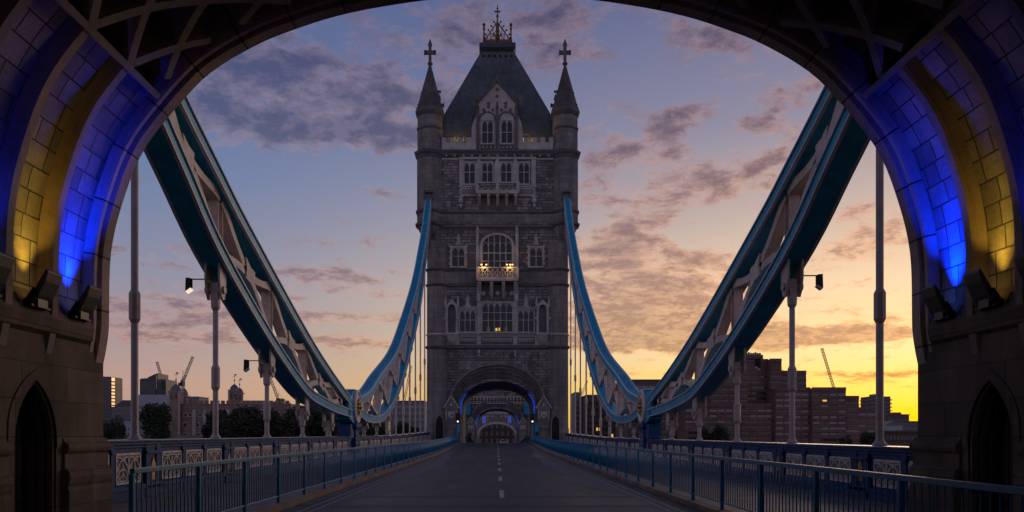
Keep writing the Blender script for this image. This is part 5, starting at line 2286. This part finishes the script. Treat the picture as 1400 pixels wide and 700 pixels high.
# low blocks right of the keep
simple_building('grey_block', 'low pale grey block with windows just past the far keep turrets', wx(334, 560), wx(360, 560), 560, 20, GZ, wz(548.5, 560), OFFICE_G, (9, 7, -2, 3.4), WINPALE, OFFICE_D, ww=1.5, wh=1.5)
simple_building('long_office', 'long flat dark office roof above the dark trees under the small crane', wx(358, 600), wx(388, 600), 600, 20, GZ, wz(550, 600), OFFICE_D, (10, 7, -2, 3.6), WINDARK, OFFICE_G, ww=2.2, wh=1.6)
simple_building('slab_block', 'low grey block rising behind the keep between its turrets', wx(257, 590), wx(272, 590), 590, 20, GZ, wz(543, 590), OFFICE_G, (6, 8, -2, 3.4), WINDARK, OFFICE_D, ww=1.4, wh=1.4)
simple_building('riverside_office', 'blue grey flat office block behind the castle side hangers beside the tower', wx(534, 420), wx(580, 420), 420, 30, GZ, wz(549, 420), OFFICE_G, (9, 6, -1.5, 3.6), WINPALE, OFFICE_D, ww=1.9, wh=1.5)
simple_building('quay_building', 'dark low building behind the trees below the castle side chain', wx(436, 520), wx(530, 520), 520, 20, GZ, wz(561, 520), OFFICE_D, (18, 4, -2, 3.6), WINDARK, None, ww=1.6, wh=1.6)
simple_building('quay_flats', 'dark flats with small windows seen through the hotel side hangers beside the tower', wx(786, 400), wx(795, 400), 400, 20, GZ, wz(537.5, 400), OFFICE_G, (3, 11, -2, 2.9), WINDARK, OFFICE_D, ww=.8, wh=1.3)
simple_building('dock_warehouse', 'brown dock warehouse behind the lower loop of the hotel side chain', wx(802, 380), wx(868, 380), 380, 25, GZ, wz(541, 380), BROWNBR, (16, 7, -3, 3.3), WINDARK, OFFICE_D, ww=.9, wh=1.4, lit=.03)


def crane(name, label, Y, pxm, ym, mast_top, jib, jib2=None, mat=CRANEY, w=.9):
    """lattice crane: mast from pixel foot to top and a jib"""
    c = thing(name, (wx(pxm, Y), Y, wz(ym, Y)), label, 'crane', 'tower cranes on the skyline')

    def lattice(p, q, w, nm):
        m = MB()
        p, q = Vector(p), Vector(q)
        d = (q - p)
        L = d.length
        d.normalize()
        a = d.cross(Vector((0, 1, 0))).normalized() * w / 2
        b = Vector((0, 1, 0)) * w / 2
        cs = [a + b, a - b, -a - b, -a + b]
        for k in cs:
            m.bar(p + k, q + k, w * .17)
        n = max(3, int(L / (w * 1.5)))
        for k in range(n):
            u, v = p + d * (L * k / n), p + d * (L * (k + 1) / n)
            for j in range(4):
                m.bar(u + cs[j], v + cs[(j + 1) % 4], w * .10)
        return m.build(nm, mat, c)
    if mast_top:
        lattice((wx(pxm, Y), Y, wz(ym, Y)), (wx(mast_top[0], Y), Y, wz(mast_top[1], Y)), w * 1.1, 'mast')
    lattice((wx(jib[0], Y), Y, wz(jib[1], Y)), (wx(jib[2], Y), Y, wz(jib[3], Y)), w, 'jib')
    if jib2:
        lattice((wx(jib2[0], Y), Y, wz(jib2[1], Y)), (wx(jib2[2], Y), Y, wz(jib2[3], Y)), w * 1.2, 'counter_jib')
        x, z = wx(jib2[2], Y), wz(jib2[3], Y)
        m = MB()
        m.box(x - w * 1.4, x + w * .8, Y - w, Y + w, z - w * 1.6, z + w * .3)
        m.build('counterweight', OFFICE_D, c)
        m = MB()
        ax, az = wx(jib[0], Y), wz(jib[1], Y)
        m.box(ax - w, ax + w, Y - w, Y + w, az - w * 2, az + w)
        m.build('cab', OFFICE_D, c)
        m = MB()
        m.bar((ax, Y, az + w * 4), (wx(jib[2], Y), Y, wz(jib[3], Y)), w * .09)
        m.bar((ax, Y, az + w * 4), (x, Y, z), w * .09)
        m.bar((ax, Y, az), (ax, Y, az + w * 4), w * .22)
        m.build('stay', OFFICE_D, c)
    return c


crane('tower_crane', 'raked crane jib rising behind the stepped office tower', 660, 221, 525, None, (221.5, 519, 214.5, 494.5), None, CRANEY, 1.5)
crane('tower_crane', 'luffing crane with steep jib between the castle turrets', 560, 249.8, 560, (249.8, 518), (249.8, 523, 263.8, 487.5), (249.8, 526, 247.6, 524), CRANEW, 1.3)
crane('tower_crane', 'crane with mast and leaning jib above the dark trees beside the hanger rods', 600, 380, 560, (380, 545), (380.5, 547, 369.5, 517), (380, 547, 387.5, 546.5), CRANEY, 1.4)
crane('tower_crane', 'slender crane jib against the yellow sky above the stepped hotel', 420, 1141, 535, None, (1141, 534, 1123.5, 476), None, CRANEY, 1.0)
crane('tower_crane', 'thin distant crane seen between hangers beside the tower on the castle side', 700, 552, 575, None, (551, 558, 562, 500), (551, 558, 548.5, 560), CRANEY, 1.5)
crane('tower_crane', 'thin distant crane seen between hangers beside the tower on the hotel side', 700, 795, 560, None, (793, 547, 803, 520), (793, 547, 790.5, 548.5), CRANEY, 1.3)

# ---------------------------------------------------------------- the stepped brick hotel
YH = 235.0


def hotel():
    h = thing('stepped_hotel', (wx(1060, YH), YH, GZ), 'massive stepped brown brick hotel with bands of pale windows below the yellow sky', 'hotel')
    blocks = [  # x0, x1, top, depth start, depth
        (905, 986, 535, 14, 24), (980, 1031, 522.5, 6, 30), (1029, 1066, 487.5, 10, 26), (1064, 1081, 488, 7.5, 26), (1081, 1118.5, 504.5, 9, 24),
        (1062, 1110, 530.2, 1.5, 8), (1110, 1156.5, 530.6, 0, 26), (1156.5, 1176, 542, .8, 26), (1176, 1201, 557.5, 2.0, 26), (940, 1062, 552, 3.2, 12)]
    for a, b, t, dy, dp in blocks:
        m = MB()
        x0, x1 = wx(a, YH), wx(b, YH)
        z1 = wz(t, YH)
        m.box(x0, x1, YH + dy, YH + dy + dp, GZ, z1)
        m.box(x0 + .02, x1 - .02, YH + dy - .22, YH + dy, z1 - .9, z1 + .25)
        # floor bands stand proud
        k = 0
        z = z1 - 3.3
        while z > GZ + 1:
            m.box(x0 + .01, x1 - .01, YH + dy - .16, YH + dy, z, z + .75)
            z -= 1.78
        m.build('wall', HOTEL, h)
    # penthouse and chimneys
    m = MB()
    x0, x1 = wx(1031, YH), wx(1062, YH)
    m.box(x0, x1, YH + 12, YH + 30, wz(490, YH), wz(479.5, YH))
    for k in range(9):
        a = wx(1033 + k * 3.2, YH)
        m.box(a - .22, a + .24, YH + 12.5, YH + 13.2, wz(480, YH), wz(476.6 - (1.2 if k % 3 == 0 else 0), YH))
    m.build('penthouse', HOTEL_D, h)
    m = MB()
    for px, a, b in ((1100, 497, 505), (1090, 500, 505)):
        x = wx(px, YH)
        m.bar((x, YH + 12, wz(b, YH)), (x, YH + 12, wz(a, YH)), .09)
        m.bar((x - .4, YH + 12, wz(a, YH) - .4), (x + .4, YH + 12, wz(a, YH) - .4), .06)
    m.build('aerial', IRON, h)
    rows = []
    rng = random.Random(5)
    cand = []
    for a, b, t, dy, dp in blocks:
        z = wz(t, YH) - 3.3 + .78
        x0, x1 = wx(a, YH), wx(b, YH)
        n = max(1, int((x1 - x0) / 2.55))
        if t == 487.5 or t == 488:
            z -= 1.78 * 2
        while z > GZ + 1.5:
            py = VY - (z - CH) * F / YH
            for i in range(n):
                xc = x0 + (x1 - x0) * (i + .5) / n
                if rng.random() < .10:
                    continue
                cand.append((xc, YH + dy, z, (x1 - x0) / n * rng.uniform(.74, .95)))
            z -= 1.78
    # windows: the hundred clearest ones are parts of their own, the rest one mesh
    vis = [c_ for c_ in cand if c_[2] > 1.0]
    vis.sort(key=lambda c_: (c_[1], -c_[2]))
    pick = vis[:96]
    rest = [c_ for c_ in cand if c_ not in pick]
    base = {}
    for c_ in pick:
        r_ = rng.random()
        mt = WINLIT if r_ < .035 else (WINDARK if r_ < .38 else WINPALE)
        if mt.name not in base:
            m = MB()
            m.box(-.5, .5, -.10, .05, 0.08, .74)
            me_o = m.build('window', mt, h)
            base[mt.name] = me_o
            o = me_o
        else:
            o = base[mt.name].copy()
            COL.objects.link(o)
            o.parent = h
        L = org(h)
        o.data = base[mt.name].data
        o.location = (c_[0], c_[1], c_[2])
        o.scale = (c_[3], 1, 1)
        if mt is WINLIT:
            o.scale = (c_[3] * .5, 1, .8)
    for o in [q for q in bpy.data.objects if q.parent == h and q.name.startswith('window')]:
        # meshes were stored relative to the hotel's base; shift them back
        pass
    for md in set(o.data for o in bpy.data.objects if o.parent == h and o.name.startswith('window')):
        for v in md.vertices:
            v.co += L
    for o in [q for q in bpy.data.objects if q.parent == h and q.name.startswith('window')]:
        o.location = o.location - L
    m = MB()
    for c_ in rest:
        m.box(c_[0] - c_[3] / 2, c_[0] + c_[3] / 2, c_[1] - .08, c_[1] + .05, c_[2] + .08, c_[2] + .74)
    o = m.build('window_band', WINDARK, h)
    o['kind'] = 'stuff'
    return h


hotel()
dk = simple_building('flat_roofed_block', 'dark flat roofed block with one strip of pale windows behind the hotel side link', wx(858, 300), wx(990, 300), 300, 30, GZ, wz(520.5, 300), HOTEL_D, (14, 1, wz(532, 300), 3.0), WINPALE, OFFICE_D, ww=2.2, wh=1.3)
simple_building('point_block', 'narrow concrete apartment tower against the yellow sky behind a hanger rod', wx(1190, 520), wx(1217.5, 520), 520, 14, GZ, wz(542, 520), HOTEL_D, (6, 14, 2, 2.7), WINDARK, None, 'tower block', ww=1.5, wh=1.3)
m = MB()
Y = 520
for k in range(9):
    m.box(wx(1188.6, Y), wx(1219, Y), Y - .7, Y + 14, wz(547.5 + k * 5.0, Y), wz(546 + k * 5.0, Y))
m.box(wx(1198, Y), wx(1210, Y), Y + 2, Y + 10, wz(542, Y), wz(538.5, Y))
m.build('balcony', OFFICE_G, [o for o in bpy.data.objects if o.name == 'point_block'][0])
simple_building('dark_flats', 'dark low flats with raised roof box beside the narrow apartment tower', wx(1214, 420), wx(1243, 420), 420, 14, GZ, wz(567.5, 420), HOTEL_D, (8, 6, -2, 2.8), WINDARK, OFFICE_D, ww=1.0, wh=1.2)
m = MB()
m.box(wx(1226, 420), wx(1236, 420), 423, 430, wz(567.5, 420), wz(563.5, 420))
m.build('plant_room', HOTEL_D, [o for o in bpy.data.objects if o.name == 'dark_flats'][0])
simple_building('pale_house', 'small pale gabled house in front of the dark low flats', wx(1211, 330), wx(1234, 330), 330, 14, GZ, wz(581, 330), OFFICE_W, (5, 3, -1, 3.0), WINDARK, None, 'house', ww=.9, wh=1.4)
m = MB()
m.prism([(wx(1210, 330), wz(581, 330)), (wx(1235, 330), wz(581, 330)), (wx(1222, 330), wz(575.5, 330))], 329.6, 344.4, 'y')
m.build('roof', OFFICE_G, [o for o in bpy.data.objects if o.name == 'pale_house'][0])
simple_building('brick_flats', 'brown brick flats with tall windows at the foot of the pale house', wx(1196, 300), wx(1275, 300), 300, 14, GZ, wz(590.5, 300), BROWNBR, (16, 2, -3.4, 2.9), WINDARK, OFFICE_D, ww=1.0, wh=1.5)
simple_building('quay_house', 'grey flats partly hidden by the archway beside the pale gabled house', wx(1234, 380), wx(1275, 380), 380, 14, GZ, wz(577, 380), OFFICE_G, (9, 5, -3, 2.9), WINDARK, OFFICE_D, ww=1.1, wh=1.3)
simple_building('curtain_wall', 'long low brown stone wall at the foot of the castle trees', wx(100, 370), wx(300, 370), 370, 3, GZ, wz(594.5, 370), RAGSTONE, None, None, None, 'wall')


# ---------------------------------------------------------------- trees
def leaf_blob(m, c, r, n, size):
    for _ in range(n):
        # shell-heavy scatter with a ragged outline
        d = Vector((random.gauss(0, 1), random.gauss(0, 1), random.gauss(0, 1))).normalized()
        q = d * (random.random() ** .45) * random.uniform(.82, 1.12)
        p = Vector((c[0] + q.x * r[0], c[1] + q.y * r[1], c[2] + q.z * r[2]))
        a = Vector((random.gauss(0, 1), random.gauss(0, 1), random.gauss(0, 1))).normalized()
        b = a.orthogonal().normalized()
        s = size * random.uniform(.5, 1.25)
        i = m.add([p + a * s, p + b * s * .7, p - a * s * .8, p - b * s * .6])
        m.face([i, i + 1, i + 2, i + 3])


def tree(px, Y, w, ptop, label, mat, n=900, pbase=600, name='broadleaf_tree', clumps=9):
    x = wx(px, Y)
    zt = wz(ptop, Y)
    t = thing(name, (x, Y, GZ), label, 'tree', 'trees along the north bank')
    W = w * Y / F / 2
    H = zt - GZ
    m = MB()
    m.tube([(x, Y, GZ), (x + .1 * W, Y, GZ + H * .3), (x, Y, GZ + H * .75)], [W * .10, W * .075, W * .02], 7)
    for k in range(6):
        a = k * 1.05
        m.tube([(x, Y, GZ + H * (.25 + .05 * k)), (x + W * .35 * math.cos(a), Y + W * .35 * math.sin(a), GZ + H * (.45 + .05 * k)), (x + W * .7 * math.cos(a), Y + W * .7 * math.sin(a), GZ + H * (.58 + .04 * k))], [W * .045, W * .03, W * .008], 5)
    m.build('trunk', BARK, t)
    m = MB()
    hh = H * .46
    zc = zt - hh
    n = int(n * 2.6)
    leaf_blob(m, (x, Y, zc), (W * .80, W * .75, hh * .86), n // 3, W * .12)
    for k in range(clumps):
        a = random.uniform(0, 2 * math.pi)
        e = random.uniform(-.7, 1)
        rr = random.uniform(.17, .36)
        k_ = math.sqrt(max(0, 1 - e * e * .8))
        leaf_blob(m, (x + W * .70 * math.cos(a) * k_, Y + W * .6 * math.sin(a) * k_, zc + hh * .70 * e), (W * rr, W * rr, hh * rr), n * 2 // 3 // clumps, W * .085)
    m.build('crown', mat, t)
    return t


tree(150, 360, 20, 575, 'small dark tree between the archway pier and the first hanger rod', LEAF_G, 700)
tree(161, 352, 22, 562, 'round dark tree just before the first hanger rod on the castle side', LEAF_G, 800)
tree(142, 350, 20, 572, 'dark tree half hidden by the archway pier on the castle side', LEAF_G, 500)
tree(213, 330, 46, 546, 'large round dark tree in front of the white building', LEAF_G, 1900, clumps=14)
tree(300, 330, 54, 558, 'broad dark tree covering the middle of the keep foot', LEAF_G, 1500, clumps=12)
tree(334, 335, 54, 551, 'tall olive tree in front of the far keep turrets', LEAF_O, 1700, clumps=13)
tree(368, 340, 54, 558, 'olive dark tree under the small crane', LEAF_G, 1500, clumps=12)
tree(404, 330, 54, 553, 'autumn tinged tree seen below the castle side chain', LEAF_O, 1700, clumps=13)
tree(440, 335, 52, 558, 'dark tree in the last gap before the gilded link, castle side', LEAF_G, 1400, clumps=12)
tree(421, 338, 40, 551, 'taller dark tree between two hanger brackets below the castle side chain', LEAF_G, 1500, clumps=12)
tree(455, 325, 34, 560, 'small olive tree touching the castle side pedestal', LEAF_O, 1000)
tree(470, 345, 40, 568, 'low dark tree behind the gilded link on the castle side', LEAF_G, 1000)
tree(512, 350, 44, 574, 'low tree behind the loop of the castle side chain', LEAF_G, 1000)
tree(556, 330, 40, 576, 'small dark tree under the blue grey office beside the tower', LEAF_G, 1000)
tree(985, 228, 32, 576, 'bushy green tree in front of the hotel between hanger rods', LEAF_G, 1300)
tree(966, 230, 22, 583, 'smaller green tree beside the bushy tree by the hotel', LEAF_G, 700)
tree(1190, 226, 34, 589, 'low dark shrub at the hotel corner behind the last hanger rod', LEAF_G, 900)
tree(1155, 228, 24, 596, 'small dark shrub at the hotel foot', LEAF_G, 500)


# ---------------------------------------------------------------- signals, barriers, car, people
for sx, px in ((-1, 626), (1, 728)):
    Y = 98.6
    x = wx(px, Y)
    zb = .13 + zr(Y)
    side = 'castle' if sx < 0 else 'hotel'
    s = thing('traffic_signal', (x, Y, zb), f'turquoise post traffic signal showing a white light beside the tower arch on the {side} side', 'traffic light', 'traffic signals at the tower arch')
    zh = wz(580, Y)
    m = MB()
    m.lathe([(.16, 0), (.16, .9), (.10, 1.0), (.10, zh - zb)], (x, Y, zb), 10)
    m.build('post', TEALBOX, s)
    m = MB()
    m.box(x - .25, x + .25, Y - .1, Y + .2, wz(578.5, Y), wz(565, Y))
    hd = m.build('signal_head', SIGBLK, s, bevel=.02)
    m = MB()
    m.box(x - .30, x + .30, Y + .201, Y + .23, wz(579, Y), wz(564.4, Y))
    m.build('backing_board', OFFICE_G, hd)
    m = MB()
    zl_ = wz(576.3, Y)
    m.lathe([(.10, .0), (.12, .03), (.09, .05)], (x, Y - .10, zl_), 14, True, 'y')
    m.build('lamp', WHITELAMP, hd)
    m = MB()
    for z in (568, 572):
        m.lathe([(.15, 0), (.15, .05)], (x, Y - .10, wz(z, Y)), 12, True, 'y')
    m.build('visor', IRON, hd)
    # curved end barrier plates past the arch and the tall side boards
    x2 = TX + sx * 4.95
    bp = thing('barrier_panel', (x2, 121, .4), f'turquoise curved barrier board just past the tower arch on the {side} side', 'barrier', 'turquoise barrier boards')
    m = MB()
    z0 = zr(121)
    pr_ = [(TX + sx * 3.6, z0), (TX + sx * 5.2, z0), (TX + sx * 5.2, z0 + 1.15), (TX + sx * 4.9, z0 + 1.12), (TX + sx * 4.4, z0 + .85), (TX + sx * 3.9, z0 + .35)]
    m.prism(pr_, 120.9, 121.0, 'y')
    m.build('board', TEALBOX, bp)
    m = MB()
    m.box(TX + sx * 5.1, TX + sx * 5.25, 120.8, 121.1, z0, z0 + 1.25)
    m.build('post', TEALBOX, bp)
    pb = thing('post_box', (TX + sx * 5.6, 99.4, .2), f'turquoise control cabinet behind the traffic signal on the {side} side', 'cabinet', 'turquoise cabinets by the arch')
    m = MB()
    m.prism([(99.0, zb), (99.8, zb), (99.8, 3.0), (99.55, 3.25), (99.2, 2.8), (99.0, 2.2)], TX + sx * 5.45, TX + sx * 5.0, 'x')
    m.build('case', TEALBOX, pb)
    m = MB()
    m.box(TX + sx * 5.05, TX + sx * 5.4, 98.97, 98.999, 1.2, 2.0)
    m.build('door', SIGBLK, pb)

CARP = plain('car_paint', (.60, .60, .62), .25, var=.08)
TYRE = plain('tyre', (.015, .015, .015), .8)


def car(x, y, label):
    z = zr(y)
    c = thing('parked_car', (x, y, z), label, 'car')
    m = MB()
    side = [(-2.1, .25), (-2.15, .75), (-1.95, .92), (-1.1, 1.0), (-.55, 1.42), (.75, 1.45), (1.55, 1.0), (2.1, .88), (2.2, .55), (2.15, .25)]
    m.prism([(y + a, z + b) for a, b in side], x - .86, x + .86, 'x')
    m.build('body', CARP, c, bevel=.06)
    m = MB()
    m.prism([(y - 1.06, z + 1.02), (y - .60, z + 1.36), (y - .62, z + 1.37), (y - 1.09, z + 1.03)], x - .7, x + .7, 'x')
    m.build('window', GLASS_T, c)
    for a in (-1.35, 1.35):
        for s in (-1, 1):
            m = MB()
            m.lathe([(.32, -.1), (.32, .1)], (x + s * .82, y + a, z + .32), 14, True, 'x')
            m.build('wheel', TYRE, c)
    for s in (-1, 1):
        m = MB()
        m.box(x + s * .6 - .14, x + s * .6 + .14, y - 2.17, y - 2.12, z + .62, z + .76)
        m.build('headlight', PANELW, c)


car(wx(688.5, 170) + .05, 170, 'white car whose roof shows over the crest of the road beyond the arch')

SKIN = plain('skin', (.30, .17, .12), .6, var=.1)
JACK = plain('jacket_ochre', (.28, .13, .02), .8)
TROU = plain('trousers_dark', (.018, .018, .024), .85)
BAGM = plain('backpack_dark', (.02, .022, .035), .8)
HAIR = plain('hair_dark', (.015, .011, .009), .8)


def limb(m, pts, rad, n=8):
    m.tube(pts, rad, n)


def skin_mesh(name, verts, edges, mat, parent, root=0, levels=1):
    L = org(parent)
    me = bpy.data.meshes.new(name)
    me.from_pydata([(v[0][0] - L.x, v[0][1] - L.y, v[0][2] - L.z) for v in verts], edges, [])
    o = bpy.data.objects.new(name, me)
    COL.objects.link(o)
    o.parent = parent
    md = o.modifiers.new('skin', 'SKIN')
    md.use_smooth_shade = True
    sv = me.skin_vertices[0].data if me.skin_vertices else None
    if sv is None:
        me.attributes.new
    for i, v in enumerate(verts):
        sv[i].radius = (v[1], v[1] if len(v) < 3 else v[2])
        sv[i].use_root = i == root
    sb = o.modifiers.new('smooth', 'SUBSURF')
    sb.levels = sb.render_levels = levels
    me.materials.append(mat)
    return o


def person(x, y, label, jacket, face=1, backpack=True):
    """walking figure seen from behind; face +1 walks away from the viewer"""
    z = zr(y)
    p = thing('person', (x, y, z), label, 'person', 'people on the bridge')

    def body(name, vv, ee, mat, par):
        # ensure a skin layer exists
        L = org(par)
        me = bpy.data.meshes.new(name)
        me.from_pydata([(x + v[0] - L.x, y + v[1] * face - L.y, z + v[2] - L.z) for v in vv], ee, [])
        o = bpy.data.objects.new(name, me)
        COL.objects.link(o)
        o.parent = par
        o.modifiers.new('skin', 'SKIN').use_smooth_shade = True
        bpy.context.view_layer.update()
        bm = bmesh.new()
        bm.from_mesh(me)
        lay = bm.verts.layers.skin.verify()
        bm.verts.ensure_lookup_table()
        for i, v in enumerate(vv):
            bm.verts[i][lay].radius = (v[3], v[3] * (v[4] if len(v) > 4 else 1))
            bm.verts[i][lay].use_root = i == 0
        bm.to_mesh(me)
        bm.free()
        s_ = o.modifiers.new('smooth', 'SUBSURF')
        s_.levels = s_.render_levels = 2
        me.materials.append(mat)
        return o
    bodyv = [(0, 0, .95, .13), (0, .01, 1.15, .12), (0, .02, 1.38, .14), (0, .02, 1.50, .06), (0, .03, 1.58, .07), (0, .035, 1.67, .085), (0, .03, 1.74, .06),
             (-.10, .02, .88, .085), (-.10, .16, .52, .06), (-.10, .10, .10, .042), (-.10, .22, .05, .04),
             (.10, .02, .88, .085), (.10, -.04, .50, .06), (.10, -.25, .14, .042), (.10, -.16, .05, .04),
             (-.19, .02, 1.42, .06), (-.25, -.06, 1.16, .045), (-.24, .06, .93, .035), (-.24, .10, .84, .03),
             (.19, .02, 1.42, .06), (.25, .05, 1.16, .045), (.24, .17, .95, .035), (.24, .22, .87, .03)]
    ee = [(0, 1), (1, 2), (2, 3), (3, 4), (4, 5), (5, 6), (0, 7), (7, 8), (8, 9), (9, 10), (0, 11), (11, 12), (12, 13), (13, 14), (2, 15), (15, 16), (16, 17), (17, 18), (2, 19), (19, 20), (20, 21), (21, 22)]
    body('body', bodyv, ee, SKIN, p)
    body('trousers', [(0, 0, .96, .15), (-.10, .02, .86, .105), (-.10, .16, .52, .08), (-.10, .10, .13, .06), (.10, .02, .86, .105), (.10, -.04, .50, .08), (.10, -.25, .17, .06)], [(0, 1), (1, 2), (2, 3), (0, 4), (4, 5), (5, 6)], TROU, p)
    body('jacket', [(0, 0, .98, .17), (0, .01, 1.18, .165), (0, .02, 1.40, .175), (0, .02, 1.50, .08), (-.21, .02, 1.42, .085), (-.265, -.06, 1.16, .07), (-.25, .06, .94, .055), (.21, .02, 1.42, .085), (.265, .05, 1.16, .07), (.25, .17, .96, .055)], [(0, 1), (1, 2), (2, 3), (2, 4), (4, 5), (5, 6), (2, 7), (7, 8), (8, 9)], jacket, p)
    body('hair', [(0, .0, 1.66, .085), (0, .01, 1.73, .085), (0, .03, 1.77, .06)], [(0, 1), (1, 2)], HAIR, p)
    if backpack:
        m = MB()
        m.frustum((x - .15, x + .15, y - face * .34, y - face * .14), (x - .12, x + .12, y - face * .28, y - face * .14), z + 1.05, z + 1.47)
        m.build('backpack', BAGM, p, bevel=.03)
    return p


person(wx(642.3, 104), 104, 'person in an ochre jacket with dark backpack walking away by the tower arch', JACK)
JACK2 = plain('jacket_dark', (.03, .03, .05), .8)
person(wx(676, 146), 146, 'person in a dark jacket on the far side of the road crest beyond the arch', JACK2, -1, False)
